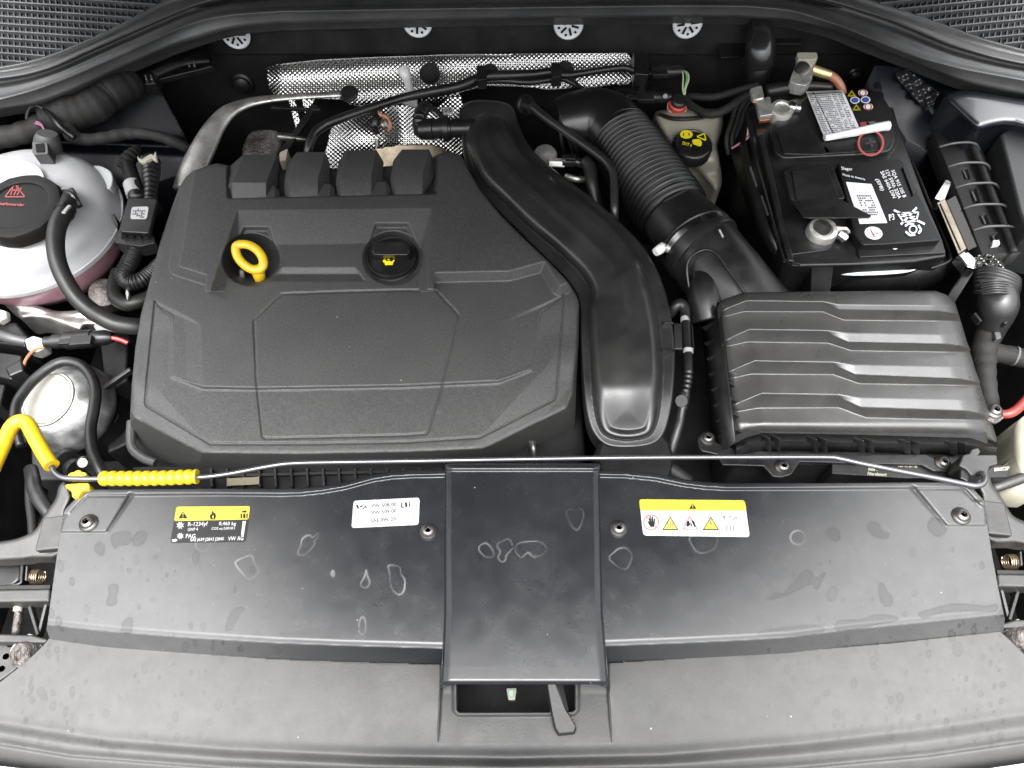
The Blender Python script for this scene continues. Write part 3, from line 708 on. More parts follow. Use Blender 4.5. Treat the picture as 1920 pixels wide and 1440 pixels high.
BLOT = [[(208, 1010), (215, 1000), (240, 996), (247, 1006), (242, 1020), (222, 1023), (215, 1029)], [(249, 1010), (258, 997), (272, 997), (276, 1006), (266, 1021), (252, 1024)], [(177, 1030), (182, 1018), (194, 1020), (196, 1034), (188, 1042)],
        [(204, 1098), (220, 1096), (222, 1106), (218, 1120), (219, 1130), (208, 1136), (199, 1132), (204, 1116)], [(228, 1184), (230, 1168), (240, 1158), (248, 1160), (247, 1182), (240, 1188)], [(1627, 985), (1634, 978), (1646, 980), (1655, 995), (1668, 1002), (1662, 1010), (1645, 1008), (1630, 998)],
        [(1550, 996), (1560, 989), (1572, 994), (1575, 1008), (1568, 1015), (1554, 1008)], [(1739, 985), (1748, 970), (1762, 975), (1776, 984), (1772, 1000), (1758, 1006), (1745, 998)],
        [(1435, 1126), (1452, 1113), (1468, 1112), (1485, 1094), (1508, 1070), (1522, 1072), (1528, 1084), (1548, 1073), (1540, 1090), (1532, 1106), (1522, 1096), (1500, 1104), (1475, 1116), (1455, 1122)],
        [(1648, 1095), (1656, 1094), (1662, 1106), (1674, 1122), (1670, 1136), (1658, 1136), (1649, 1120)], [(1566, 1172), (1575, 1163), (1598, 1163), (1620, 1160), (1645, 1152), (1680, 1156), (1680, 1164), (1640, 1172), (1608, 1180), (1570, 1182)],
        [(1723, 1150), (1745, 1142), (1790, 1132), (1850, 1136), (1868, 1132), (1866, 1146), (1800, 1146), (1760, 1150), (1732, 1160)], [(522, 1186), (560, 1186), (580, 1178), (610, 1186), (620, 1194), (610, 1204), (560, 1202), (535, 1196)], [(905+140, 1242), (1062, 1238), (1075, 1246), (1070, 1258), (1052, 1258)],
        [(432, 1150), (444, 1139), (460, 1141), (450, 1152), (440, 1170), (432, 1182), (422, 1180)], [(1424, 1184), (1470, 1176), (1530, 1172), (1545, 1184), (1500, 1192), (1430, 1192)]]
rs = np.random.RandomState(5)
DROPS = []
for i in range(420):
    side_ = rs.rand() < .5
    x = (40+rs.rand()**1.4*620) if side_ else (1880-rs.rand()**1.4*600)
    y = 1010+rs.rand()**.65*400
    r = 1.6+4.5*rs.rand()**3.0+(3 if rs.rand() < .06 else 0)
    DROPS.append((x, y, r, r*(1+.9*rs.rand()), (rs.rand()-.5)*.6, .25+.5*rs.rand()))
def chalk(px, py):
    a = np.zeros(px.shape)
    for P, k_ in CHALK:
        bb = np.array(P); m = (px > bb[:, 0].min()-6) & (px < bb[:, 0].max()+6) & (py > bb[:, 1].min()-6) & (py < bb[:, 1].max()+6)
        if not m.any(): continue
        Q = smooth_poly(P, 3)
        d = np.abs(SD(px[m], py[m], Q)); wob = .62+.38*np.sin(px[m]*.075+py[m]*.052+P[0][0])
        wd_ = 1.25+.45*np.sin(px[m]*.11-py[m]*.08); a[m] = np.maximum(a[m], k_*.42*wob*np.clip(1.3-d/wd_, 0, 1))
    return a
def blot(px, py):
    a = np.zeros(px.shape)
    for P in BLOT:
        bb = np.array(P); m = (px > bb[:, 0].min()-8) & (px < bb[:, 0].max()+8) & (py > bb[:, 1].min()-8) & (py < bb[:, 1].max()+8)
        if not m.any(): continue
        s = SD(px[m], py[m], smooth_poly(P, 3)); a[m] = np.maximum(a[m], np.where(s > 0, .42+.4*np.clip(1-s/2.5, 0, 1), np.clip(1+s/1.5, 0, 1)*.5))
    for x, y, rx, ry, rot, k_ in DROPS:
        m = (np.abs(px-x) < ry+3) & (np.abs(py-y) < ry+3)
        if not m.any(): continue
        dx, dy = px[m]-x, py[m]-y; u = dx*math.cos(rot)+dy*math.sin(rot); w = -dx*math.sin(rot)+dy*math.cos(rot)
        rr = np.sqrt((u/rx)**2+(w/ry)**2)
        a[m] = np.maximum(a[m], k_*np.where(rr < 1, .35+.65*np.clip(1-(1-rr)*rx/1.6, 0, 1), np.clip(1-(rr-1)*rx/1.4, 0, 1)))
    return a
def dust_and_sheen(px, py):  # paler to the sides and front: dust, with sky sheen put into the colour
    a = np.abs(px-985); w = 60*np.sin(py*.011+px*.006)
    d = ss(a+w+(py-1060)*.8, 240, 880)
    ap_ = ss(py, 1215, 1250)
    d = np.where(py > 1250-.00006*(px-960)**2, np.clip(.05+.95*ss(a, 20, 820), 0, 1), d)  # trim: middle left darker, standing in for a dark reflection
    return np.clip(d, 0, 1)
sp = thing('slam_panel_cover', 'wide grey-black plastic panel with warning stickers along the front of the bay', 'panel', (960, 1100, -.03))
vf, at = hfield(SL, slam_h, 2.0, .02, attrs={'chalk': chalk, 'blot': blot, 'dust_and_sheen': dust_and_sheen})
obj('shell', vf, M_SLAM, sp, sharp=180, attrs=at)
vf, at = hfield(CH, chan_h, 2.0, .0, attrs={'chalk': chalk, 'blot': blot, 'dust_and_sheen': dust_and_sheen})
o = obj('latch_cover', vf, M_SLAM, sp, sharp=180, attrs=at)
# side and front walls of the latch cover
def chedge(side_):
    ys_ = [872, 900, 950, 1000, 1050, 1100, 1150, 1200, 1230, 1260, 1288]
    xs_ = np.interp(ys_, [869, 900, 1150, 1250, 1298], [833, 834, 833, 829, 826] if side_ < 0 else [1128, 1124, 1130, 1138, 1141])
    return [(x, y, float(chan_h(np.array([x]), np.array([y*1.]))[0])) for x, y in zip(xs_, ys_)]
for s_ in (-1, 1):
    E = chedge(s_)
    a_ = np.array([W(*p) for p in E]); b_ = a_.copy(); b_[:, 2] = np.minimum(b_[:, 2], .004)-.03; b_[:, 0] += s_*.004
    n_ = len(E); obj('latch_cover_side', (np.concatenate([a_, b_]), [[i, i+1, n_+i+1, n_+i] for i in range(n_-1)]), M_SLAM, sp, solidify=.001)
lip = [(826, 1291), (846, 1282), (1122, 1282), (1141, 1290)]
A_ = np.array([W(x, y, float(chan_h(np.array([x*1.]), np.array([y*1.]))[0])) for x, y in lip]); B_ = A_+np.array([0, .010, -.016])
obj('latch_cover_lip', (np.concatenate([A_, B_]), [[i, i+1, 5+i, 4+i] for i in range(3)]), M_SLAM, sp, solidify=.0015)
for (x, y) in ((165, 980), (803, 996), (1160, 991), (1803, 967)):
    nrm = (0, -.08, 1)
    z_ = float(slam_h(np.array([x*1.]), np.array([y*1.]))[0])
    screw((x, y, z_+.002), .0105 if x in (165, 1803) else .0098, sp, mt=M_BOLT)

# stickers
st = lambda x, y: slam_h(x, y)
def sticker(quad, mt, r=5, e=.0006, name='sticker', lab=None):
    # subdivided so it follows the panel
    o_ = obj(name, flat([rrect(quad, r)], st, e), mt, sp, smooth=False)
    if lab: o_['label'] = lab
    return o_
q = [(331, 950), (469, 949), (461, 1016), (319, 1018)]
s1 = sticker(q, M_LABEL, 6, .0005, lab='black and yellow air conditioning refrigerant sticker')
obj('band', flat([rrect([(331, 950), (469, 949), (466, 974), (326.5, 977)], 4)], st, .0008), M_YELP, s1, smooth=False)
def tri(cx, cy, w, h): return [(cx-w/2, cy+h/2), (cx, cy-h/2), (cx+w/2, cy+h/2)]
obj('symbol', flat([tri(343, 965, 17, 14), [(395, 974), (393, 967), (397, 963), (398, 957), (402, 963), (403, 961), (405, 968), (403, 974)], [(454, 958), (462, 957), (462, 961), (454, 961)], [(451, 963), (454, 963), (454, 972), (451, 972)], [(456, 963), (460, 963), (460, 972), (456, 972)], [(462, 963), (465, 963), (464, 972), (462, 972)]], st, .0011), M_BLKP, s1, smooth=False)
obj('symbol', flat([[(342.3, 961), (344, 961), (343.6, 967), (342.6, 967)], [(342.4, 968.5), (344, 968.5), (344, 970), (342.4, 970)], [(398, 972), (398, 968), (400, 965), (401, 972)]], st, .0013), M_YELP, s1, smooth=False)
def star(cx, cy, r): return [(cx+(r if i % 2 else r*.5)*math.cos(i*math.pi/8), cy+(r if i % 2 else r*.5)*math.sin(i*math.pi/8)) for i in range(16)]
obj('lettering', join(text('R-1234yf', (352, 989), (389, 988), (353, 979), st), text('0,460 kg', (410, 987), (442, 987), (411, 978), st), text('GWP 4', (352, 996), (371, 995), (352, 990), st), text('CO2 eq 0,0018 t', (396, 995), (440, 994), (397, 988.5), st),
     text('PAG', (348, 1009), (366, 1009), (349, 1001), st), text('SAE J639 J2843 J2845', (356, 1017), (419, 1015), (357, 1009), st), text('VW AG', (427, 1014), (456, 1013), (428, 1006), st)), M_WHTP, s1, smooth=False)
obj('symbol', flat([star(338, 985, 8), star(338, 1005, 7), [(322, 1012), (330, 1010), (333, 1013), (328, 1016), (324, 1016)], [(455, 977), (461, 977), (457, 1004), (452, 1004)]], st, .0011), M_WHTP, s1, smooth=False)
q = [(663, 939), (787, 933), (785, 984), (659, 990)]
s2 = sticker(q, M_WHITE, 6, .0005, lab='white oil grade sticker with three lines of print')
obj('lettering', join(text('VW 508 00', (696, 952), (744, 949), (695, 945), st), text('VW 509 00', (696, 965), (743.5, 961), (695.5, 958), st), text('SAE 0W-20', (695, 980), (742.5, 976), (694.5, 973), st)), M_BLKP, s2, smooth=False)
obj('symbol', flat([[(667, 947), (671, 946), (673, 953), (671, 955)], [(674, 949), (680, 947), (681, 949), (676, 951)], [(679, 954), (686, 947), (688, 953), (686, 954), (685, 950), (681, 955)], [(752, 943), (754, 943), (754, 950), (758, 950), (758, 952), (752, 952)], [(759, 942), (763, 942), (764, 951), (760, 951)], [(766, 941.5), (768, 941.5), (769, 950), (767, 950)]], st, .0009), M_BLKP, s2, smooth=False)
obj('symbol', flat(ribbon([(774, 944), (781, 943), (780, 975), (773, 976), (774, 944)], 1.2), st, .0009), M_GRYP, s2, smooth=False)
q = [(1198.5, 936), (1396, 938), (1406, 1007), (1206, 1004)]
s3 = sticker(q, M_WHITE, 7, .0005, lab='yellow and white warning sticker with four hazard signs')
obj('band', flat([rrect([(1198.5, 936), (1396, 938), (1400, 957.5), (1200, 957.5)], 5)], st, .0008), M_YELP, s3, smooth=False)
obj('symbol', flat([tri(1299, 948.5, 14, 11)], st, .0010), M_BLKP, s3, smooth=False)
obj('symbol', flat([[(1298.2, 945), (1300, 945), (1299.6, 952), (1298.6, 952)]], st, .0012), M_YELP, s3, smooth=False)
def ringp(cx, cy, r, w, n=24): return ribbon([(cx+r*math.cos(2*math.pi*i/n), cy+r*math.sin(2*math.pi*i/n)) for i in range(n+1)], w)
obj('symbol', flat(ringp(1221, 979.5, 14, 2.2)+ribbon([(1212, 969), (1231, 990)], 2.2)+ribbon([(1281, 992), (1293, 968), (1308, 992), (1281, 992)], 2), st, .0010), M_PINKP, s3, smooth=False)
obj('symbol', flat([[(1214, 975), (1216, 982), (1220, 988), (1226, 988), (1228, 982), (1228, 972), (1226, 972), (1225, 980), (1224, 968), (1222, 968), (1221, 980), (1220, 967), (1218, 968), (1217, 979)], [(1288, 978), (1292, 976), (1294, 984), (1290, 988), (1287, 986)], [(1296, 974), (1302, 978), (1305, 988), (1302, 988), (1298, 980)], [(1294, 980), (1298, 984), (1296, 989)], ] , st, .0013), M_BLKP, s3, smooth=False)
for cx in (1257, 1333):
    obj('symbol', flat([tri(cx, 981, 31, 26)], st, .0009), M_BLKP, s3, smooth=False)
    obj('symbol', flat([tri(cx, 981.5, 25, 21)], st, .0012), M_YELP, s3, smooth=False)
obj('symbol', flat([[(1252, 978), (1253.5, 978), (1253, 987), (1251.5, 987)], [(1256.5, 977), (1258, 977), (1257.5, 987), (1256, 987)], [(1261, 978), (1262.5, 978), (1262, 987), (1260.5, 987)], [(1249, 989), (1265, 989), (1265, 990.5), (1249, 990.5)], [(1333, 973), (1335, 973), (1333, 980), (1335.5, 980), (1332, 991), (1332.5, 983), (1330.5, 983)],
      [(1355, 968), (1359, 966), (1361, 972), (1358, 974)], [(1366, 968), (1372, 967), (1372, 969), (1366, 970)], [(1374, 974), (1380, 967), (1383, 974), (1381, 975), (1379, 970), (1376, 976)], [(1362, 986), (1365, 986), (1365, 988), (1364, 988), (1364, 996), (1362, 996)], [(1368, 985), (1370, 985), (1371, 996), (1369, 996)], [(1374, 985), (1376, 985), (1377, 996), (1375, 996)]], st, .0014), M_GRYP, s3, smooth=False)
obj('symbol', flat(ribbon([(1390, 966), (1396, 966), (1399, 999), (1393, 999), (1390, 966)], 1.0), st, .0009), M_GRYP, s3, smooth=False)

# ================================================================== grille trim below the slam panel
AP = [(-60, 1330), (0, 1279), (50, 1240), (78, 1214), (92, 1197), (271, 1218), (520, 1236), (827, 1246), (1133, 1244), (1480, 1222), (1671, 1206), (1876, 1184), (1920, 1226), (1990, 1290), (1990, 1470), (-60, 1470)]
OPEN = [(855, 1260), (1079, 1260), (1079, 1330), (1074, 1335), (861, 1336), (856, 1331)]
CREASE = [(-60, 1345), (0, 1354), (200, 1386), (420, 1404), (700, 1417), (960, 1421), (1240, 1415), (1500, 1393), (1740, 1365), (1920, 1338), (1990, 1325)]
GRV = [(-60, 1380), (0, 1393), (131, 1415), (300, 1428), (420, 1437), (700, 1450), (960, 1455), (1300, 1449), (1500, 1436), (1740, 1414), (1920, 1388), (1990, 1375)]
def ap_h(px, py):
    cr = np.interp(px, *zip(*CREASE)); gr = np.interp(px, *zip(*GRV))
    z = -.030-.014*((py-1200)/220)**2-.010*((px-960)/960)**2
    # low trough before a rounded front roll
    z = z-.0030*np.exp(-((py-cr)/11)**2)+.0045*np.exp(-((py-(cr+gr)/2-3)/13)**2)
    z = z-.008*np.exp(-((py-gr)/5)**2)-.00055*np.clip(py-gr, 0, 60)
    # pocket in front of the latch
    s = np.minimum(np.minimum(px-np.interp(py, [1280, 1400], [826, 820]), np.interp(py, [1280, 1400], [1141, 1148])-px), 1396-py)
    z = z-.0055*ramp(s, 0, 4)*ramp(1396-py, 0, 95)
    o_ = -SD(px, py, OPEN)
    z = z+.002*(1-ss(o_, 5, 8))*(py > 1262)
    return z
ap = thing('grille_trim', 'pale dust-covered grey plastic grille trim at the very front, spotted with dried water', 'bumper trim', (960, 1400, -.06))
vf, at = hfield(AP, ap_h, 2.4, .03, holes=[OPEN], attrs={'chalk': chalk, 'blot': blot, 'dust_and_sheen': dust_and_sheen})
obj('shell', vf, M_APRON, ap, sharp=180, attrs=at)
for xa, xb in ((824, 821), (1142, 1147)):
    obj('fin', taper([(xa-2, 1298), (xa+2, 1298), (xb+.6, 1392), (xb-.6, 1392)], -.0345, [(xa-2, 1298), (xa+2, 1298), (xb+.6, 1392), (xb-.6, 1392)], -.06), M_APRON, ap, bevel=.0005)
# painted bumper edges in the bottom corners
M_BUMP = mat('white_bumper_paint', (.78, .79, .80), .25, coat=.4)
bumper = thing('bumper_skin', 'white painted bumper edge just showing in the bottom corners', 'bumper', (960, 1470, -.12))
bl = [(-60, 1424), (0, 1437), (131, 1452), (420, 1478), (960, 1500), (1500, 1478), (1740, 1458), (1920, 1432), (1990, 1418)]
obj('skin', sheet([[(x, y, -.052) for x, y in bl], [(x, y+12, -.056) for x, y in bl], [(x, y+40, -.08) for x, y in bl]]), M_BUMP, bumper, solidify=.002)

# latch cavity, striker and safety lever
lt = thing('hood_latch', 'dark bonnet latch with a small green bump inside the front slot', 'latch', (960, 1305, -.10))
obj('cavity', (lambda T: (T[0], T[1]))(join(slab([(830, 1235), (1105, 1235), (1105, 1262), (830, 1262)], -.065, .05), slab([(830, 1236), (1105, 1236), (1105, 1375), (830, 1375)], -.125, .01), slab([(830, 1356), (1105, 1356), (1105, 1375), (830, 1375)], -.07, .05))), M_DARK, lt, smooth=False)
obj('catch', slab(rrect([(949, 1290), (969, 1290), (966, 1313), (953, 1313)], 3), -.062, .02), mat('latch_grey', (.05, .05, .045), .4), lt, bevel=.002)
obj('buffer', slab(rrect([(954, 1294), (963, 1294), (961, 1305), (956, 1306)], 2), -.0605, .004), mat('latch_green', (.06, .16, .05), .4), lt, bevel=.001)
lv = thing('safety_lever', 'grey bonnet release lever reaching out of the slot over the trim', 'lever', (1050, 1350, -.06))
obj('blade', taper([(1026, 1282), (1042, 1281), (1062, 1333), (1068, 1341), (1080, 1362), (1076, 1373), (1048, 1376), (1042, 1366), (1036, 1335)], [-.016, -.016, -.019, -.020, -.024, -.026, -.026, -.024, -.019], [(1022, 1284), (1042, 1284), (1064, 1333), (1070, 1345), (1082, 1366), (1078, 1378), (1046, 1381), (1038, 1366), (1032, 1338)], [-.030]*3+[-.032]*6), M_APRON, lv, bevel=.0012)
obj('flange', taper([(1042, 1280), (1055, 1280), (1066, 1330), (1060, 1334)], [-.013, -.019, -.024, -.018], [(1042, 1284), (1055, 1283), (1066, 1333), (1060, 1337)], [-.02, -.025, -.03, -.024]), M_APRON, lv, bevel=.0006)

# ================================================================== prop rod with its yellow sleeves
pr = thing('hood_prop_rod', 'grey steel bonnet prop rod with yellow sleeves, lying across the bay', 'prop rod', (760, 864, .01))
rp = [(60, 808, .016, 5), (75, 842, .016, 5), (97, 876, .015, 5), (104, 887, .015, 5), (119, 896, .015, 5), (150, 898, .015, 5), (190, 898, .015, 5), (280, 898, .015, 4.8), (370, 895, .015, 4.7), (430, 888, .014, 4.6), (510, 873, .014, 4.6), (560, 868, .014, 4.6), (660, 866, .014, 4.5), (760, 864.5, .014, 4.5), (960, 861, .013, 4.5),
      (1180, 858, .013, 4.6), (1400, 857, .013, 4.7), (1545, 857, .013, 4.8), (1575, 860, .013, 4.8), (1620, 870, .013, 5), (1700, 886, .012, 5), (1763, 898, .011, 5.2), (1806, 907, .010, 5.4), (1828, 911, .010, 5.6), (1842, 907, .010, 5.8), (1847, 896, .010, 5.6), (1842, 888, .008, 5.4), (1836, 889, .0, 5), (1834, 893, -.02, 5)]
obj('rod', tube(rp, 6, 12), M_ROD, pr, sharp=180)
obj('sleeve', tube([(-14, 880, .02, 13), (5, 838, .018, 13), (20, 803, .018, 13.5), (36, 790, .018, 13.5), (52, 795, .018, 13.5), (68, 825, .017, 13.5), (84, 853, .016, 13.5), (97, 873, .016, 14)], 8, 18), M_YEL, pr, sharp=60)
obj('ribbed_grip', tube([(189, 897, .015, 11.2), (250, 897, .015, 11.2), (310, 896, .015, 11.2), (370, 893.5, .015, 11.2)], 6, 20, mod=lambda t, L: 1+.30*np.abs(np.sin(t/L*math.pi*11.5))**.7*np.where(t < L*.985, 1, .9)), M_YEL, pr, sharp=60)
yc = thing('rod_clip', 'yellow plastic clip holding the prop rod at the panel corner', 'clip', (146, 902, -.0))
obj('jaw', slab([(126, 891), (131, 886), (140, 884), (144, 881), (150, 881), (153, 884), (161, 886), (163, 890), (155, 892), (152, 895), (127, 897)], .014, .012), M_YEL, yc, bevel=.002)
obj('jaw', slab([(121, 909), (126, 907), (150, 905), (166, 905), (168, 912), (166, 917), (156, 919), (150, 926), (146, 932), (138, 935), (134, 930), (133, 920), (123, 915)], .010, .014), M_YEL, yc, bevel=.002)

# ================================================================== cowl: rubber seal, grilles, cowl panel
xs_ = np.concatenate([np.arange(-60, 520, 14), np.arange(520, 1400, 40), np.arange(1400, 1990, 14)])
def yl(*p): return np.interp(xs_, [q[0] for q in p], [q[1] for q in p])
Y0 = yl((-60, 134), (0, 126), (50, 117), (100, 102), (160, 77), (220, 50), (270, 22), (325, -8), (420, -30), (960, -45), (1500, -32), (1590, -14), (1640, 4), (1698, 22), (1779, 50), (1833, 70), (1920, 94), (1990, 106))
Y1 = yl((-60, 152), (0, 146), (45, 140), (100, 125), (162, 96), (230, 66), (300, 35), (360, 10), (420, -8), (520, -18), (960, -28), (1400, -20), (1500, -12), (1570, 4), (1671, 36), (1779, 82), (1860, 106), (1920, 119), (1990, 128))
Y2 = yl((-60, 172), (0, 166), (50, 157), (100, 141), (135, 127), (200, 97), (271, 66), (330, 39), (379, 20), (430, 10), (520, 3), (960, -5), (1400, -4), (1480, 2), (1562, 22), (1671, 60), (1779, 103), (1860, 124), (1920, 135), (1990, 146))
Y3 = yl((-60, 196), (0, 186), (70, 167), (135, 142), (200, 114), (271, 82), (330, 54), (379, 37), (433, 27), (520, 21), (740, 17), (960, 14), (1270, 10), (1400, 11), (1481, 18), (1562, 42), (1644, 75), (1725, 108), (1806, 129), (1920, 150), (1990, 162))
Y4 = yl((-60, 216), (0, 207), (81, 194), (135, 173), (217, 133), (325, 87), (379, 70), (406, 61), (460, 50), (520, 45), (740, 40), (1000, 35), (1270, 33), (1400, 33), (1481, 39), (1562, 58), (1644, 91), (1725, 123), (1806, 155), (1860, 168), (1920, 179), (1990, 190))
for _ in range(2):
    for A in (Y0, Y1, Y2, Y3, Y4): A[1:-1] = .25*A[:-2]+.5*A[1:-1]+.25*A[2:]
def row(y, z): return [(x, yy, z) for x, yy in zip(xs_, y)]
mix = lambda a, b, t: a+(b-a)*t
seal_rows = [row(Y0-3, .060), row(Y0, .074), row(Y0+2, .075), row(Y0+5, .070), row(mix(Y0, Y1, .6), .068), row(Y1-3, .074), row(Y1, .077), row(Y1+3, .073), row(mix(Y1, Y2, .35), .060), row(mix(Y1, Y2, .8), .060), row(Y2-1, .068), row(Y2+1, .071), row(mix(Y2, Y3, .35), .069), row(mix(Y2, Y3, .7), .072),
             row(Y3-2.5, .081), row(Y3, .084), row(Y3+2.5, .082), row(mix(Y3, Y4, .35), .073), row(mix(Y3, Y4, .7), .068), row(Y4-2, .062), row(Y4, .054)]
cs_ = thing('cowl_seal', 'long grey rubber bonnet seal curving across the rear of the bay', 'rubber seal', (960, 20, .05))
v, f = sheet(seal_rows)
vv = np.array(v); n_ = len(xs_)
last = vv[-n_:].copy(); last[:, 2] -= .02; last[:, 1] += .012
m_ = len(vv); vv = np.concatenate([vv, last]); f += [[m_-n_+j, m_+j, m_+j+1, m_-n_+j+1][::1] for j in range(n_-1)]
obj('lip', (vv, f), M_SEAL, cs_, sharp=180)
# cowl panel behind the seal
cp_ = thing('windscreen_cowl', 'black plastic cowl panel behind the seal with a fine air grille at each end', 'cowl panel', (960, -40, .06))
M_COWL = mat('cowl_plastic', (.022, .024, .026), .5, bump=(900, .2, .0006), dust=((.15, .15, .14), .2, 14))
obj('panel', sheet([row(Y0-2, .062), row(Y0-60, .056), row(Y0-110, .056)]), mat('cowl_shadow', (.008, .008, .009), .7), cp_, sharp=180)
def bound(x): return float(np.interp(x, xs_, Y0))
def grille(x_in, x_out, y_at_out, slope, n, pitch, s_):
    segs = []
    for k_ in range(-6, n):
        y0 = y_at_out+k_*pitch
        xx = [x for x in np.linspace(x_out, x_in, 160) if y0+slope*abs(x-x_out) < bound(x)-2 and y0+slope*abs(x-x_out) > -40]
        if len(xx) < 8: continue
        xa, xb = xx[0], xx[-1]; ya, yb = y0+slope*abs(xa-x_out), y0+slope*abs(xb-x_out)
        if max(ya, yb) < -12: continue
        obj('slat', bar((xa, ya, .0745), (xb, yb, .0745), 3.6, .010), M_COWL, cp_, bevel=.0008, seg=1)
        x = min(xa, xb)
        while x < max(xa, xb)-4:
            yy = y0+slope*abs(x-x_out)
            if yy+pitch < bound(x)+1: segs.append(bar((x, yy+1, .0705), (x+s_*2.0, yy+pitch, .0705), 1.5, .006))
            x += 11.2
    o_ = obj('grille_webs', join(*segs), M_COWL, cp_, smooth=False); o_['kind'] = 'stuff'
grille(335, -20, 0, .066, 9, 13.8, 1)
grille(1610, 1940, 4, .10, 9, 14.2, -1)

# ------------------------------------------------------------------ firewall fixings
M_CLIP = mat('clip_nylon', (.42, .425, .43), .4)
for i, (x, y, w) in enumerate(((442, 60, 'leftmost, above the foil end'), (783, 38, 'second from the left, above the foil'), (1066, 42, 'third from the left, above the cable clip'), (1289, 40, 'rightmost, left of the drain elbow'))):
    p = Vector(WY(x, y+3, FWY-.013)); k = .00107
    t = thing('retaining_washer', 'round pale nylon washer on the firewall, '+w, 'washer', tuple(p), 'washers along the firewall')
    obj('disc', lathe([(0, 0), (23*k, 0), (24*k, .003), (22*k, .005), (19*k, .0035), (8*k, .003), (5*k, .004), (0, .004)], p, (0, -1, .25), 32), M_CLIP, t, sharp=50)
    for j in range(12):
        a = j*2*math.pi/12+.4*i
        M_ = Vector((0, -1, .25)).to_track_quat('Z', 'Y').to_matrix()
        r0, r1, hw = 5*k, 17*k, 1.8*k
        if j % 2: r0, r1 = 14*k, 18*k
        pts = [p+M_@Vector((r*math.cos(a)-s*hw*math.sin(a), r*math.sin(a)+s*hw*math.cos(a), .0052)) for r, s in ((r0, -1), (r1, -1), (r1, 1), (r0, 1))]
        obj('slot', ([tuple(q) for q in pts], [[0, 1, 2, 3]]), M_BLKP, t, smooth=False)
for (x, y, r, w) in ((455, 157, 16, 'left of the foil shield'), (1602, 140, 11, 'behind the earth clamp')):
    p = Vector(WY(x, y, FWY-.003)); k = .00098
    tag(obj('rubber_plug', lathe([(r*1.3*k, 0), (r*1.3*k, .003), (r*k, .005), (r*.9*k, .009), (r*.5*k, .012), (0, .0125)], p, (0, -1, .2), 28), M_RUB), 'black domed rubber plug in the firewall, '+w, 'plug')
tag(obj('mount_plate', slab([(1345, 92), (1352, 72), (1400, 52), (1410, 60), (1408, 104), (1352, 108)], -.005, .004), M_BLK, bevel=.001), 'black plastic plate left of the drain elbow', 'plate')
tag(obj('mount_plate', slab([(1450, 60), (1476, 44), (1502, 66), (1504, 82), (1455, 82)], .005, .004), M_BLK, bevel=.001), 'black plastic plate right of the drain elbow', 'plate')
# panels in the dark corners of the firewall
tag(obj('firewall_bracket', slab([(255, 148), (300, 128), (370, 92), (386, 70), (398, 110), (398, 124), (300, 148), (262, 164)], .0, .01), M_BLK, bevel=.002), 'black bracket under the seal at the left rear', 'bracket')

# ------------------------------------------------------------------ heat shields
HS1 = [(499, 128), (512, 122), (545, 118), (600, 112), (680, 108), (740, 106), (850, 102), (960, 101), (1080, 100), (1176, 98), (1186, 112), (1192, 140), (1180, 156), (1100, 162), (1030, 166), (960, 160), (905, 160), (860, 172), (870, 200), (800, 215), (760, 215), (700, 200), (660, 196), (640, 185), (560, 182), (515, 182), (503, 160)]
def hs1_h(px, py):
    z = -.012-.00078*(py-105)+.004*np.sin(px*.013+1)+.006*np.exp(-((py-140)/14)**2)*ss(px, 520, 700)*0
    z = z+.006*np.sin((py-100)*.06+px*.004)-.006*(1-ss(px, 499, 530))
    flat_ = ss(-np.sqrt(((px-790)/70)**2+((py-140)/26)**2), -1.1, -.9); z = z*(1-flat_*.0)
    return z
FUV = {'fu': lambda x, y: x, 'fv': lambda x, y: y}
vf, fa = hfield(HS1, hs1_h, 3, .002, attrs=FUV)
tag(obj('heat_shield', vf, M_FOIL, sharp=180, attrs=fa), 'dimpled silver foil heat shield strip along the firewall', 'heat shield')
HS2 = smooth_poly([(613, 275), (622, 240), (655, 214), (700, 202), (760, 196), (800, 210), (864, 180), (866, 296), (830, 290), (770, 280), (690, 300), (640, 316), (600, 312)], 3)
def hs2_h(px, py):
    return -.055-.00062*(py-240)+.020*np.exp(-((px-690)/60)**2-((py-262)/45)**2)+.012*np.exp(-((px-830)/40)**2-((py-240)/50)**2)-.008*np.exp(-((px-752)/22)**2)
vf, fa = hfield(HS2, hs2_h, 3, .004, attrs=FUV)
tag(obj('heat_shield', vf, M_FOIL, sharp=180, attrs=fa), 'crumpled dimpled foil shield over the exhaust, behind the cover ribs', 'heat shield')
vf, fa = hfield([(540, 182), (552, 182), (566, 240), (556, 248)], lambda x, y: -.05-.0006*(y-180), 3, .002, attrs=FUV)
tag(obj('heat_shield', vf, M_FOIL, sharp=180, attrs=fa), 'narrow foil strip hanging down left of the exhaust shield', 'heat shield')
vf, fa = hfield([(566, 184), (590, 184), (580, 208), (574, 224)], lambda x, y: -.045-.0006*(y-180), 3, .002, attrs=FUV)
tag(obj('heat_shield', vf, M_FOIL, sharp=180, attrs=fa), 'short foil strip beside the narrow one, left of the exhaust shield', 'heat shield')
tag(obj('shield_plug', lathe([(.018, 0), (.018, .003), (.016, .004), (0, .004)], Vector(W(806, 138, -.026)), (0, -1, .5), 28), M_BLKP), 'round black plug in the foil shield', 'plug')
pc = thing('pipe_clip', 'pale grey plastic clip with a stem, fixed to the foil shield', 'clip', (767, 180, -.05))
obj('stem', tube([(757, 133, -.012, 12), (760, 140, -.014, 10), (764, 152, -.026, 8), (769, 170, -.045, 8)], 5, 14), mat('pale_grey_plastic', (.42, .42, .41), .4), pc)
obj('clamp', slab(rrect([(751, 172), (781, 167), (782, 190), (754, 190)], 4), -.040, .018), MATS['pale_grey_plastic'], pc, bevel=.003)
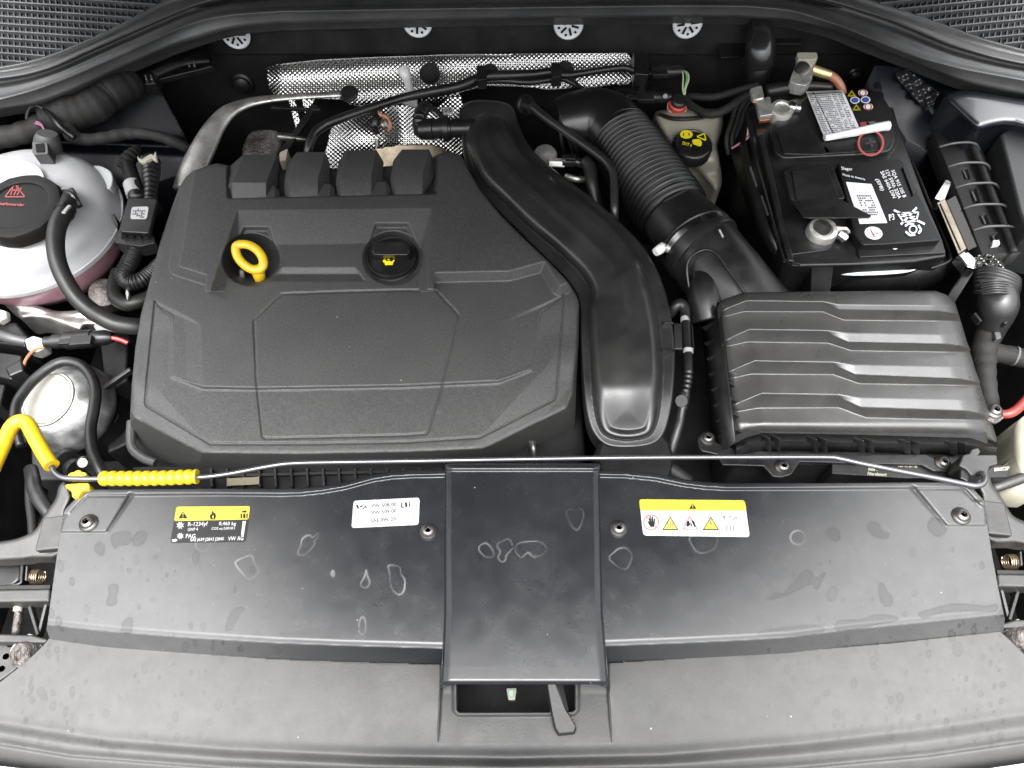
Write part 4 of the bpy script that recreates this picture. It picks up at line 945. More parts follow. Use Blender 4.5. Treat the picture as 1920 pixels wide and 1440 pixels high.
# exhaust flange and sensor by the shield
fl_ = thing('exhaust_flange', 'brownish cast metal flange behind the third cover rib', 'flange', (760, 290, -.07))
obj('plate', hfield(smooth_poly([(700, 285), (720, 276), (780, 270), (830, 276), (832, 292), (780, 310), (715, 318)], 3), lambda x, y: -.050-.0005*(y-290)-.00001*(x-770)**2*.3, 3, .008)[0], mat('tarnished_steel', (.30, .25, .18), .38, .9, var=(40, .4)), fl_, sharp=180)
hd = thing('oxygen_sensor', 'small sensor with a looped lead in front of the foil shield', 'sensor', (717, 230, -.05))
obj('body', tube([(709, 206, -.03, 6), (705, 224, -.035, 7), (703, 240, -.045, 9), (706, 256, -.05, 9)], 5, 12), M_BLK, hd)
obj('nut', lathe([(.012, 0), (.012, .012), (.008, .016), (0, .016)], V((718, 240, -.055)), (.5, -.5, .6), 6), M_ALU, hd, smooth=False)
obj('lead', tube([(706, 204, -.03, 4), (712, 214, -.03, 4), (726, 220, -.035, 3.5), (733, 234, -.04, 3), (728, 246, -.05, 3)], 5, 10), M_BRNW, hd)
obj('bolt', tube([(707, 262, -.05, 5), (708, 276, -.058, 5)], 2, 10), M_BOLT, hd)

# ------------------------------------------------------------------ cable harness along the firewall
hn = thing('wiring_harness', 'black cable harness slung along the foil shield, dropping behind the cover', 'cable', (800, 175, -.04))
obj('cable', tube([(576, 300, -.06, 8), (578, 278, -.045, 8), (588, 252, -.035, 8.5), (606, 237, -.03, 8.5), (632, 225, -.025, 8.5), (697, 202, -.02, 8), (754, 184, -.018, 8), (805, 173, -.012, 9), (859, 162, -.008, 9), (892, 149, -.004, 9), (913, 143, -.003, 9), (960, 141, -.004, 9), (1000, 139, -.004, 8), (1035, 135, -.002, 8), (1062, 141, -.004, 7), (1130, 131, .0, 6), (1170, 127, .0, 6), (1190, 133, -.002, 6)], 6, 12), M_RUB, hn, sharp=180)
obj('cable', tube([(805, 180, -.02, 5), (859, 168, -.016, 5), (900, 154, -.012, 6), (940, 151, -.012, 6), (994, 154, -.014, 6), (1040, 148, -.012, 6), (1062, 150, -.012, 5), (1090, 166, -.02, 5), (1100, 176, -.03, 5)], 6, 10), M_RUB, hn, sharp=180)
for (x, y) in ((905, 138), (1045, 133)):
    obj('clip', slab(rrect([(x-12, y-16), (x+6, y-16), (x+8, y+10), (x-10, y+12)], 3), .010, .02), M_BLK, hn, bevel=.002)
    obj('clip_disc', lathe([(.015, 0), (.015, .003), (0, .004)], V((x+14, y-2, -.012)), (0, -1, .6), 20), M_BLKP, hn)
obj('bracket', tube([(1066, 143, -.006, 3), (1085, 160, -.012, 3.2), (1100, 172, -.02, 3)], 2, 8), M_BLK, hn)

def plug(name, label, p0, p1, r, parent_at, rings=3, latch=True, mt=None):
    """round connector: stepped barrel with a latch block on top"""
    mt = mt or M_BLK
    t = thing(name, label, 'connector', parent_at)
    A, B = np.array(p0, float), np.array(p1, float)
    pts = []
    for u, rr in ((0, .62), (.12, .62), (.13, .8), (.30, .8), (.31, 1), (.70, 1), (.71, .86), (.9, .86), (1, .6)):
        q_ = A+(B-A)*u; pts.append((*q_, r*rr))
    obj('barrel', tube(pts, 1, 18), mt, t, sharp=30)
    if latch:
        q0, q1 = A+(B-A)*.36, A+(B-A)*.68
        up = m_per_px(*q0)*r
        obj('latch', bar((q0[0], q0[1], q0[2]+up*1.25), (q1[0], q1[1], q1[2]+up*1.25), r*1.15, .008), mt, t, bevel=.0012)
        obj('latch_tab', bar((*(A+(B-A)*.2)[:2], q0[2]+up*1.15), (*(A+(B-A)*.4)[:2], q0[2]+up*1.15), r*.7, .004), mt, t, bevel=.0008)
    return t
u_ = plug('sensor_plug', 'upper black connector with cream wires at the rear, above the corrugated hose', (1190, 136, -.01), (1282, 134, -.01), 13, (1235, 140, -.03))
obj('holder', join(slab([(1188, 92), (1216, 98), (1216, 140), (1190, 138)], .006, .03)), M_BLK, u_, bevel=.002)
obj('holder_arm', slab([(1200, 140), (1212, 140), (1210, 182), (1196, 180)], -.014, .01), M_BLK, u_, bevel=.0015)
obj('mark', slab([(1186, 120), (1191, 119), (1190, 131), (1186, 131)], .002, .002), M_WHTP, u_, smooth=False)
for d_, mt in ((0, M_WHTW), (6, M_GRNW), (9, M_WHTW)):
    obj('wire', tube([(1276, 132, -.008, 1.7), (1280+d_, 137, -.006, 1.7), (1281+d_*1.1, 150, -.008, 1.7), (1280+d_*.6, 166, -.014, 1.7), (1284, 181, -.022, 1.7)], 5, 6), mt, u_)
l_ = plug('sensor_plug', 'lower black connector beside the corrugated hose elbow', (1160, 182, -.025), (1258, 182, -.025), 12, (1210, 185, -.045))
obj('tab', slab([(1158, 164), (1190, 166), (1190, 176), (1158, 176)], -.018, .008), M_BLK, l_, bevel=.001)
obj('mark', lathe([(.004, 0), (.004, .002), (0, .002)], V((1247, 181, -.012)), (0, -.5, 1), 12), M_WHTP, l_)
lg = thing('wire_loom', 'black taped wire loom swinging from the connectors to the battery', 'cable', (1330, 200, -.03))
obj('loom', tube([(1283, 182, -.022, 5), (1300, 200, -.02, 7), (1330, 214, -.015, 8), (1362, 205, -.008, 8), (1390, 185, -.004, 8), (1420, 172, -.004, 7)], 6, 12), M_TAPE, lg, sharp=180)
obj('loom', tube([(1290, 180, -.03, 6), (1340, 182, -.02, 7), (1390, 168, -.012, 7), (1420, 160, -.01, 7)], 6, 12), M_TAPE, lg, sharp=180)
for x in (1378, 1388, 1397):
    obj('strand', tube([(x+26, 176, -.008, 4), (x+4, 196, -.006, 4), (x-6, 225, -.012, 4), (x-16, 260, -.02, 4), (x-12, 290, -.04, 4)], 5, 10), M_TAPE, lg, sharp=180)
pw = thing('pink_wire', 'short pink wire at the battery corner', 'wire', (1390, 265, -.02))
obj('wire', tube([(1372, 278, -.02, 2.2), (1392, 266, -.008, 2.4), (1404, 256, -.004, 2.4), (1414, 242, -.004, 2.2)], 5, 8), M_PINKW, pw)
obj('wire', tube([(1400, 262, -.01, 1.8), (1402, 250, -.004, 1.8), (1403, 238, -.004, 1.8)], 4, 8), M_WHTW, pw)

# ------------------------------------------------------------------ brake fluid reservoir
br_ = thing('brake_fluid_reservoir', 'cream brake fluid reservoir with black and yellow cap, behind the corrugated hose', 'reservoir', (1300, 300, -.12))
RB = smooth_poly([(1226, 214), (1256, 205), (1345, 204), (1356, 222), (1352, 250), (1345, 272), (1349, 300), (1354, 335), (1350, 354), (1340, 360), (1328, 345), (1305, 320), (1270, 290), (1240, 250)], 3)
def rb_h(x, y): return -.055+.020*rnd(ramp(SD(x, y, RB), 0, 14))-.028*ss(y, 295, 330)-.00018*(y-200)+.004*ss(-np.abs(y-218), -3, 0)*0
vf, _ = hfield(RB, rb_h, 2.5, .05); obj('tank', vf, M_CREAM, br_, sharp=180)
c = V((1300, 268, -.030)); k = m_per_px(1300, 268, -.03)
cap_ = obj('cap', lathe([(37*k, -.022), (37*k, -.004), (35*k, -.001), (32*k, 0), (30*k, -.0015), (0, -.0015)], c, (0, -.10, 1), 40, mod=lambda a, j: 1+(.018*math.cos(22*a) if j < 2 else 0)), M_BLK, br_, sharp=40)
zcap = lambda x, y: -.0308-.00012*(y-268)*0+x*0
def zcap(x, y): return -.0312+(268-y)*.00016
obj('symbol', flat([ell(1287, 252, 12, 8, 18)], zcap, .0012), M_YELS, cap_, smooth=False)
obj('symbol', flat(ribbon([(1307, 256), (1321, 250), (1323, 263), (1307, 256)], 2.2), zcap, .0012), M_YELS, cap_, smooth=False)
obj('symbol', flat([rrect([(1297, 262), (1312, 260), (1317, 268), (1314, 275), (1300, 271)], 3)], zcap, .0012), M_YELS, cap_, smooth=False)
obj('symbol', text('DOT 4', (1279, 271), (1296, 276), (1281, 265), zcap, .0012), M_YELS, cap_, smooth=False)
obj('symbol', flat(ribbon([(1282, 249), (1281, 255)], 1.6)+ribbon([(1292, 249), (1292, 255)], 1.6), zcap, .0016), M_BLKP, cap_, smooth=False)
obj('neck_band', tube([(1236, 214, -.038, 4), (1262, 222, -.033, 4), (1300, 222, -.032, 4), (1330, 216, -.034, 4), (1352, 208, -.038, 4)], 5, 8), M_BLK, br_)
c = V((1272, 192, -.028)); k = m_per_px(1272, 192, -.03)
obj('sensor_ring', lathe([(18*k, -.01), (18*k, -.001), (15*k, .001)], c, (0, -.2, 1), 28), mat('red_ring', (.42, .05, .035), .4), br_, sharp=50)
obj('sensor_seat', lathe([(18*k, -.018), (19*k, -.010), (16*k, -.009)], c, (0, -.2, 1), 28), mat('pink_ring', (.6, .42, .40), .4), br_, sharp=50)
obj('sensor_head', lathe([(15*k, -.01), (15*k, .006), (12*k, .009), (0, .009)], c, (0, -.2, 1), 28), M_BLK, br_)

# ------------------------------------------------------------------ thin pipe, pressure sensor, its hose
tp = thing('vacuum_pipe', 'thin satin black pipe running diagonally beside the corrugated hose', 'pipe', (1080, 270, -.02))
obj('pipe', tube([(996, 198, .0, 8), (1021, 219, .0, 8), (1075, 257, .0, 8), (1124, 292, .0, 8), (1143, 311, -.002, 8), (1151, 333, -.006, 8), (1152, 390, -.02, 8), (1152, 415, -.04, 8)], 8, 16), M_DUCT, tp, sharp=180)
obj('boot', tube([(984, 196, -.012, 18), (988, 198, -.008, 17), (990, 199, -.004, 12), (998, 203, .0, 11)], 4, 18), M_RUB, tp, sharp=50)
psn = thing('pressure_sensor', 'metal pressure sensor with black plug between duct and corrugated hose', 'sensor', (1030, 300, -.05))
obj('disc', lathe([(.019, -.012), (.020, 0), (.017, .004), (0, .005)], V((1022, 291, -.035)), (0, -.3, 1), 28), M_ALU, psn)
obj('nut', tube([(1030, 305, -.035, 9), (1058, 306, -.035, 9)], 2, 6), M_ZINC, psn, smooth=False)
obj('plug', tube([(1054, 301, -.032, 12), (1078, 301, -.032, 12), (1080, 303, -.032, 9), (1098, 308, -.034, 9)], 1, 14), M_BLK, psn, sharp=30)
obj('plug_latch', bar((1060, 294, -.02), (1080, 295, -.02), 9, .006), M_BLK, psn, bevel=.001)
obj('hose', tube([(1096, 302, -.03, 13), (1106, 315, -.032, 13), (1110, 345, -.04, 12), (1116, 380, -.06, 12), (1122, 410, -.08, 12)], 6, 16), M_HOSE, psn, sharp=180)
obj('hose_end', tube([(1060, 330, -.05, 6), (1080, 336, -.05, 6), (1098, 336, -.055, 6)], 4, 10), M_ALU, psn)
# crankcase breather plug on the duct
bp_ = thing('breather_connector', 'black breather hose connector plugged into the duct, with a white tag', 'connector', (840, 240, -.03))
obj('barrel', tube([(892, 240, -.012, 17), (846, 241, -.012, 17), (845, 241, -.012, 20), (838, 241, -.012, 20), (836, 241, -.012, 18), (814, 242, -.014, 18), (812, 242, -.014, 20), (790, 243, -.016, 19), (782, 242, -.018, 13)], 1, 18), M_BLK, bp_, sharp=30)
obj('elbow', tube([(786, 238, -.012, 13), (787, 220, -.004, 13), (793, 206, -.004, 12), (800, 199, -.008, 11)], 6, 14, mod=lambda t, L: 1+.05*np.sin(t*900)), M_BLK, bp_, sharp=60)
obj('collar', lathe([(.019, -.004), (.021, -.004), (.021, .004), (.019, .004)], V((836, 241, -.012)), (1, 0, 0), 24), M_BLK, bp_)
tgq = [(826, 202), (849, 201), (850, 213), (832, 215)]
tg_ = obj('tag', slab(tgq, .004, .0015), M_WHITE, bp_, smooth=False)
obj('lettering', text('10:5', (830, 212), (847, 210), (829, 204), lambda x, y: x*0+.004, .0006), M_BLKP, tg_, smooth=False)
obj('lead', tube([(800, 202, -.004, 5), (812, 204, -.002, 5), (822, 212, -.004, 5), (830, 222, -.008, 4)], 4, 8), M_RUB, bp_)

# ------------------------------------------------------------------ corrugated intake hose
ch = thing('corrugated_intake_hose', 'fat black corrugated intake hose bending from the rear to the air box', 'hose', (1220, 350, -.06))
obj('elbow', tube([(1056, 238, -.030, 51), (1080, 230, -.024, 55), (1112, 226, -.020, 58), (1140, 236, -.020, 60), (1160, 258, -.022, 60)], 8, 44), mat('smooth_hose_plastic', (.006, .006, .006), .30, spec=.5), ch, sharp=180)
obj('bellows', tube([(1160, 258, -.024, 61), (1190, 298, -.022, 63), (1220, 342, -.020, 65), (1250, 384, -.018, 67), (1262, 402, -.018, 66)], 8, 44, mod=lambda t, L: 1+.045*np.cos(t/L*2*math.pi*20), per_m=5200), mat('bellows_rubber', (.003, .003, .003), .32, spec=.36), ch, sharp=180)
obj('cuff', tube([(1262, 402, -.018, 62), (1280, 424, -.018, 66), (1298, 444, -.018, 70), (1302, 449, -.018, 73), (1304, 452, -.018, 71)], 5, 40), M_RUB, ch, sharp=180)
for a in (1058, 1074, 1083):
    obj('band', tube([(a, 239, -.034, 52+(a-1058)*.14), (a+5, 238.6, -.033, 52.6+(a-1058)*.14)], 1, 40), M_RUB, ch, sharp=30)
obj('clip_bar', tube([(1245, 378, .030, 3), (1262, 368, .034, 3), (1282, 358, .032, 3), (1300, 348, .025, 3)], 4, 8), M_BLK, ch)
cl_ = thing('hose_clamp', 'steel worm-drive hose clamp with a bright screw round the intake hose', 'hose clamp', (1305, 455, -.06))
obj('band', tube([(1304, 452, -.018, 72.5), (1312, 462, -.018, 73.5)], 1, 48, cap=False), M_STEEL, cl_, sharp=30)
obj('screw', tube([(1248, 458, -.012, 7), (1241, 464, -.008, 9), (1235, 469, -.006, 9.5), (1229, 473, -.006, 8)], 1, 14), mat('bright_zinc', (.75, .74, .70), .35, .3), cl_, sharp=30)
obj('housing', bar((1254, 458, -.015), (1242, 470, -.018), 12, .012), M_STEEL, cl_, bevel=.001)
ip = thing('intake_pipe', 'smooth black pipe with an arched rib leading from the clamp into the air box', 'pipe', (1360, 530, -.06))
obj('ring', tube([(1312, 462, -.018, 75), (1318, 470, -.018, 75.5), (1322, 474, -.018, 74.5)], 1, 44), M_BLK, ip, sharp=30)
obj('pipe', tube([(1316, 468, -.020, 71), (1340, 500, -.022, 73), (1370, 540, -.030, 76), (1400, 585, -.045, 80), (1425, 620, -.06, 84)], 6, 44), M_BLK, ip, sharp=180)
obj('rib', tube([(1304, 600, -.030, 3), (1296, 560, -.016, 3), (1288, 510, .006, 3), (1292, 488, .018, 3), (1306, 474, .028, 3), (1326, 468, .034, 3), (1344, 476, .036, 3), (1362, 500, .034, 3), (1384, 530, .030, 3), (1402, 556, .024, 3)], 6, 8), M_BLK, ip, sharp=180)
obj('arch', tube([(1330, 600, -.030, 36), (1322, 555, -.014, 34), (1326, 515, -.010, 32), (1336, 492, -.016, 28), (1342, 480, -.03, 22)], 6, 26), M_BLK, ip, sharp=180)
obj('mark', bar((1349, 430, .052), (1356, 444, .050), 3, .002), M_WHTP, ip)
# small vacuum hose beside the duct
vh = thing('vacuum_hose', 'slim black hose with white marks and quick connector, right of the duct', 'hose', (1285, 720, -.04))
obj('hose', tube([(1256, 590, -.03, 9), (1266, 576, -.018, 10), (1276, 570, -.014, 10.5), (1284, 580, -.016, 10.5), (1286, 600, -.018, 9), (1288, 640, -.02, 9), (1290, 672, -.02, 8.5), (1291, 700, -.022, 8.5)], 6, 14), M_RUB, vh, sharp=180)
obj('hose', tube([(1291, 698, -.022, 8.5), (1288, 722, -.024, 8.5), (1283, 742, -.026, 8.5)], 5, 14, mod=lambda t, L: 1+.10*np.cos(t/L*2*math.pi*5)), M_RUB, vh, sharp=180)
obj('connector', tube([(1284, 738, -.026, 10), (1279, 766, -.03, 10.5), (1278, 768, -.03, 9), (1274, 792, -.034, 9), (1262, 834, -.045, 9.5), (1254, 862, -.06, 9.5)], 1, 14), M_BLK, vh, sharp=30)
for y0, y1, x in ((596, 604, 1285), (655, 662, 1290)):
    obj('mark', tube([(x, y0, -.018, 9.6), (x+.5, y1, -.0185, 9.6)], 1, 14), M_WHTP, vh, sharp=40)
for x0 in (1275, 1298):
    obj('clip', bar((x0, 608, -.014), (x0+3, 654, -.016), 2.4, .012), M_BLK, vh, bevel=.0006)
obj('tab', lathe([(.008, -.004), (.008, .004), (0, .004)], V((1279, 752, -.02)), (-.4, -.4, .8), 18), M_BLK, vh)
# drain elbow by the seal
de = thing('drain_elbow', 'black plastic drain elbow hanging from the cowl, left of the earth clamp', 'elbow', (1425, 150, -.04))
obj('elbow', tube([(1424, 38, .03, 20), (1424, 50, .032, 24), (1425, 75, .03, 27), (1425, 100, .018, 28), (1424, 118, .002, 28)], 6, 28), mat('gloss_black', (.012, .012, .012), .22), de, sharp=180)
obj('hose', tube([(1424, 116, .002, 26), (1423, 135, -.012, 26), (1421, 160, -.035, 24)], 4, 24), M_RUB, de, sharp=180)
obj('clip', slab(rrect([(1408, 34), (1440, 34), (1438, 52), (1411, 52)], 3), .052, .01), M_BLK, de, bevel=.002)

# ------------------------------------------------------------------ grey pipe bracket and dark engine parts at the left rear
gb = thing('exhaust_gas_pipe', 'dull grey metal pipe curving down to the left corner of the engine cover', 'pipe', (400, 260, -.04))
obj('pipe', tube([(345, 356, -.035, 22), (362, 318, -.03, 26), (384, 272, -.02, 24), (404, 236, -.012, 20), (428, 210, -.006, 16), (462, 194, -.004, 11), (510, 185, -.004, 8), (570, 180, -.006, 7), (640, 176, -.01, 7)], 8, 20, ratio=.55), M_ALU, gb, sharp=180)
obj('end', lathe([(.014, 0), (.016, .004), (.012, .009), (0, .010)], V((655, 178, -.014)), (0, -.4, 1), 20), M_BLK, gb)
et = thing('exhaust_bracket', 'black sheet bracket slanting behind the second cover rib', 'bracket', (560, 260, -.08))
obj('strut', bar((590, 196, -.04), (522, 296, -.06), 14, .006), M_BLK, et, bevel=.001)
obj('strut', bar((508, 200, -.05), (600, 204, -.04), 6, .006), M_BLK, et, bevel=.001)
tb = thing('turbo_actuator', 'dirty cast alloy block behind the first cover rib', 'actuator', (490, 270, -.09))
M_ROUGH = mat('rough_cast', (.10, .09, .085), .55, .6, bump=[(220, .8, .004), (700, .4, .002)], var=(60, .6))
obj('housing', slab(smooth_poly([(458, 262), (470, 245), (500, 240), (524, 246), (526, 270), (512, 292), (470, 296), (452, 286)], 3), -.055, .05), M_ROUGH, tb, bevel=.006, seg=3)
obj('spindle', tube([(524, 256, -.055, 8), (545, 258, -.055, 7), (575, 262, -.06, 4)], 3, 12), M_BOLT, tb)
obj('cap', slab(rrect([(524, 286), (540, 278), (536, 300), (524, 302)], 3), -.05, .02), mat('dull_cream_metal', (.38, .34, .27), .45, .3), tb, bevel=.002)

# ================================================================== left side
# inner wing: painted metal falling away from the seal
iw = thing('inner_wing', 'dark painted inner wing panel at the left, behind the coolant tank', 'inner wing', (60, 260, -.1))
def iwl_h(x, y): return .012-.00095*(y-190)*.6-.00016*(x-0)+.010*np.exp(-((y-262-(x*.04))/10)**2)+.006*np.exp(-((y-240+x*.28)/8)**2)*ss(-x, -290, -160)
IWL = [(-60, 205), (100, 190), (240, 150), (300, 165), (345, 250), (352, 290), (330, 330), (240, 360), (160, 330), (100, 310), (0, 330), (-60, 340)]
vf, _ = hfield(IWL, iwl_h, 4, .10); obj('panel', vf, M_PAINT, iw, sharp=180)
obj('hole', lathe([(.005, .0005), (0, .0005)], V((40, 265, float(iwl_h(np.array([40.]), np.array([265.]))[0])+.001)), (0, -.4, 1), 14), M_BLKP, iw, smooth=False)
# taped main loom under the seal
ml = thing('main_loom', 'thick cloth-taped black wiring loom under the left end of the seal', 'wiring loom', (160, 210, .0))
obj('trunk', tube([(90, 222, .02, 30), (120, 214, .025, 34), (150, 208, .026, 32), (180, 196, .026, 30), (200, 180, .026, 30), (222, 168, .026, 30), (242, 158, .020, 26), (252, 152, .015, 18)], 8, 24, mod=lambda t, L: 1+.03*np.sin(t*95)+.025*np.sin(t*173+1)+.012*np.sin(t*510)), M_TAPE, ml, sharp=180)
obj('branch', tube([(-20, 262, .015, 20), (20, 255, .018, 20), (55, 245, .02, 20), (95, 226, .02, 22)], 6, 18, mod=lambda t, L: 1+.05*np.sin(t*260)), M_TAPE, ml, sharp=180)
obj('branch', tube([(128, 235, .02, 14), (136, 254, .018, 14), (160, 262, .012, 11), (200, 258, .006, 11), (245, 250, .0, 11), (290, 254, -.006, 10), (330, 268, -.02, 10), (358, 282, -.04, 9)], 8, 16, mod=lambda t, L: 1+.05*np.sin(t*300)), M_TAPE, ml, sharp=180)
obj('loop', tube([(82, 204, .045, 4), (66, 197, .05, 4), (54, 206, .045, 4), (51, 222, .035, 4), (56, 228, .03, 3.5)], 6, 10), M_RUB, ml, sharp=180)
obj('loop', tube([(82, 204, .045, 4), (92, 214, .046, 5), (110, 234, .045, 6), (128, 250, .035, 6), (140, 258, .03, 6)], 6, 10), M_RUB, ml, sharp=180)
tc_ = thing('terminal_block', 'small black relay clip at the left rear under the seal', 'relay', (280, 150, -.02))
obj('body', slab(rrect([(256, 142), (286, 130), (296, 142), (292, 156), (262, 158)], 3), .018, .02), M_BLK, tc_, bevel=.002)
obj('arm', tube([(288, 140, .016, 8), (320, 126, .014, 8), (350, 118, .01, 6), (392, 114, .004, 4)], 5, 10), M_BLK, tc_)
for x in (272, 282): obj('pin', bar((x, 140, .021), (x+2, 148, .021), 2.4, .002), M_ZINC, tc_)
for x in (352, 362): obj('pin', bar((x, 110, .012), (x+2, 122, .012), 3, .004), M_GRYP, tc_)

# ------------------------------------------------------------------ coolant expansion tank
tk = thing('coolant_tank', 'round translucent coolant tank with pink fluid and black screw cap', 'coolant tank', (60, 430, -.12))
c = V((58, 420, -.030)); k = m_per_px(58, 420, -.03)
R = 161*k
up_ = [(R*1.02, -.004), (R*1.03, .0), (R*1.02, .004), (R*.995, .008), (R*.97, .022), (R*.91, .038), (R*.80, .052), (R*.66, .060), (R*.50, .064), (R*.44, .066), (R*.44, .074), (0, .074)]
obj('upper_shell', lathe(up_, c, (0, 0, 1), 64), M_TANK, tk, sharp=60)
lo_ = [(0, -.085), (R*.55, -.085), (R*.80, -.070), (R*.95, -.040), (R*.985, -.012), (R*.985, -.004)]
obj('lower_shell', lathe(lo_, c, (0, 0, 1), 64), M_TANKP, tk, sharp=60)
obj('seam', lathe([(R*.99, -.005), (R*1.045, -.005), (R*1.045, .002), (R*.99, .003)], c, (0, 0, 1), 64), M_TANK, tk, sharp=60)
cc = V((36, 388, .050)); kc = m_per_px(36, 388, .05)
cap = obj('cap', lathe([(72*kc, -.020), (77*kc, -.018), (78*kc, -.002), (75*kc, .003), (60*kc, .006), (55*kc, .0045), (54*kc, .002), (0, .003)], cc, (0, -.04, 1), 60, mod=lambda a, j: (1+.025*max(0, math.cos(9*a))**4*(1 if 0 < j < 4 else 0))), mat('cap_plastic', (.0075, .007, .0066), .5, spec=.12), tk, sharp=40)
zk = lambda x, y: .0535+x*0
sw = []
for a, b in (((10, 368), (28, 345)), ((28, 345), (46, 368)), ((10, 369), (46, 369)), ((20, 366), (24, 352)), ((26, 366), (34, 348)), ((32, 366), (40, 352)), ((22, 356), (40, 358))): sw += ribbon([a, b], 1.8)
obj('symbol', flat(sw, zk, .0006), M_REDP, cap, smooth=False)
obj('symbol', text('nbarbwarobr', (-6, 384), (46, 387), (-6, 378), zk, .0006), M_REDP, cap, smooth=False)
# lug, nipple, sensor plug, label smudge
obj('lug', slab(smooth_poly([(160, 325), (168, 313), (185, 310), (206, 320), (211, 335), (206, 352), (190, 350)], 3), -.004, .015), M_TANK, tk, bevel=.004, seg=3)
obj('nipple', tube([(118, 372, .020, 20), (124, 368, .032, 17), (128, 364, .04, 15)], 3, 18), M_TANK, tk, sharp=60)
obj('level_label', flat([[(2, 492), (14, 487), (19, 494), (7, 509)]], lambda x, y: x*0+.006, .0), M_GRYP, tk, smooth=False)
obj('guard', tube([(120, 360, .046, 5), (134, 364, .050, 5), (141, 374, .046, 5), (134, 388, .042, 5), (122, 386, .044, 5)], 5, 8), M_BLK, tk)
obj('guard', bar((130, 352, .048), (146, 384, .046), 12, .008), M_BLK, tk, bevel=.002)
obj('clip', slab([(114, 384), (122, 382), (128, 392), (120, 394), (112, 392)], .046, .006), M_WHTP, tk, bevel=.001)
obj('clip', slab([(124, 362), (131, 359), (138, 368), (132, 370)], .052, .005), M_WHTP, tk, bevel=.001)
obj('side_tab', slab([(207, 403), (213, 399), (222, 420), (220, 430), (212, 416)], -.004, .02), M_BLK, tk, bevel=.001)
tps = thing('level_sensor_plug', 'grey-black upright plug on top of the coolant tank, with pink wires', 'connector', (88, 300, .0))
M_PLG = mat('grey_black_plastic', (.045, .045, .045), .45)
obj('barrel', tube([(90, 310, -.005, 26), (90, 285, .02, 25), (89, 262, .045, 22), (88, 250, .055, 17)], 3, 20), M_PLG, tps, sharp=40)
obj('body', slab(rrect([(60, 266), (88, 264), (90, 288), (62, 290)], 3), .052, .05), M_PLG, tps, bevel=.002)
obj('window', slab([(66, 270), (82, 269), (83, 284), (68, 285)], .0535, .001), M_BLKP, tps, smooth=False)
for d_ in (0, 4): obj('wire', tube([(58, 227, .03, 1.8), (68, 228+d_, .035, 1.8), (78, 234+d_*.4, .045, 1.8), (84, 246, .052, 1.8)], 5, 6), M_PINKW, tps)
hz = thing('coolant_hose', 'thick black coolant hose curving from the tank to the engine cover', 'hose', (150, 540, -.02))
obj('hose', tube([(129, 370, .040, 13), (126, 388, .050, 15), (118, 402, .054, 16), (108, 424, .054, 16), (104, 450, .05, 16), (106, 480, .043, 15.5), (113, 505, .035, 15.5), (125, 530, .026, 15.5), (142, 556, .016, 15.5), (165, 578, .006, 16), (190, 594, -.004, 16), (218, 607, -.012, 16), (250, 612, -.018, 16), (280, 612, -.03, 16)], 7, 22), M_HOSE, hz, sharp=180)
obj('clamp', tube([(124, 392, .050, 17.5), (120, 400, .053, 17.8)], 1, 22, cap=False), M_BLK, hz, sharp=40)
obj('clamp_tail', bar((130, 384, .068), (118, 398, .072), 7, .003), M_WHTP, hz, bevel=.0008)

# ------------------------------------------------------------------ black sensor module with conduits
sm = thing('pressure_module', 'flat black sensor module with a white code label, right of the tank', 'sensor module', (258, 420, -.03))
MT = rrect([(240, 370), (296, 372), (280, 437), (222, 434)], 7)
obj('lid', slab(MT, .012, .008), M_BLK, sm, bevel=.002, seg=3)
obj('base', slab(rrect([(230, 430), (284, 434), (292, 455), (262, 462), (214, 455), (222, 434), (240, 372), (298, 374)], 5), .002, .022), M_BLK, sm, bevel=.002)
for i in range(4): obj('fin', bar((228+14*i, 439+i, .010), (227+14*i, 452+i, -.004), 2.4, .006), M_BLK, sm)
zm = lambda x, y: x*0+.012
lb_ = obj('label', flat([rrect([(247, 388), (279, 387), (275, 411), (244, 411)], 5)], zm, .0006), M_WHITE, sm, smooth=False)
rq = np.random.RandomState(3)
lines_ = []
for i in range(6):
    for j in range(6):
        if rq.rand() < .5: lines_.append([(250+4*j-.6*i, 391+3.0*i), (253.2+4*j-.6*i, 391+3.0*i), (252.8+4*j-.6*i, 393.6+3.0*i), (249.6+4*j-.6*i, 393.6+3.0*i)])
obj('fine_print', flat(lines_, zm, .0009), M_GRYP, lb_, smooth=False)
lb_.children[0]['kind'] = 'stuff'
obj('stub', tube([(258, 376, .0, 15), (252, 350, .0, 15), (246, 330, -.005, 14), (240, 310, -.01, 14)], 4, 16), M_RUB, sm, sharp=180)
obj('white_band', tube([(254, 366, .0005, 16), (248, 346, .0, 16)], 1, 18), M_WHTP, sm, sharp=40)
obj('stub', tube([(282, 378, .0, 12), (283, 350, .002, 12), (283, 330, .002, 15), (284, 305, .0, 16), (282, 300, -.002, 12)], 4, 16, mod=lambda t, L: 1+.06*np.sin(t*700)), M_RUB, sm, sharp=180)
obj('cream_clip', slab([(257, 291), (261, 296), (266, 298), (282, 288), (288, 290), (291, 282), (293, 290), (294, 299), (290, 300), (284, 296), (272, 303), (264, 304), (258, 299)], .018, .006), M_CREAM, sm, bevel=.001)
obj('grip', tube([(228, 316, -.01, 10), (240, 300, -.006, 14), (250, 288, -.006, 12), (262, 276, -.01, 6)], 4, 12, mod=lambda t, L: 1+.08*np.sin(t*800)), M_DARK, sm)
cn = thing('corrugated_conduit', 'black corrugated conduit looping under the sensor module to the cover', 'conduit', (240, 520, -.05))
corr = lambda n: (lambda t, L: 1+.07*np.sin(t/L*2*math.pi*n))
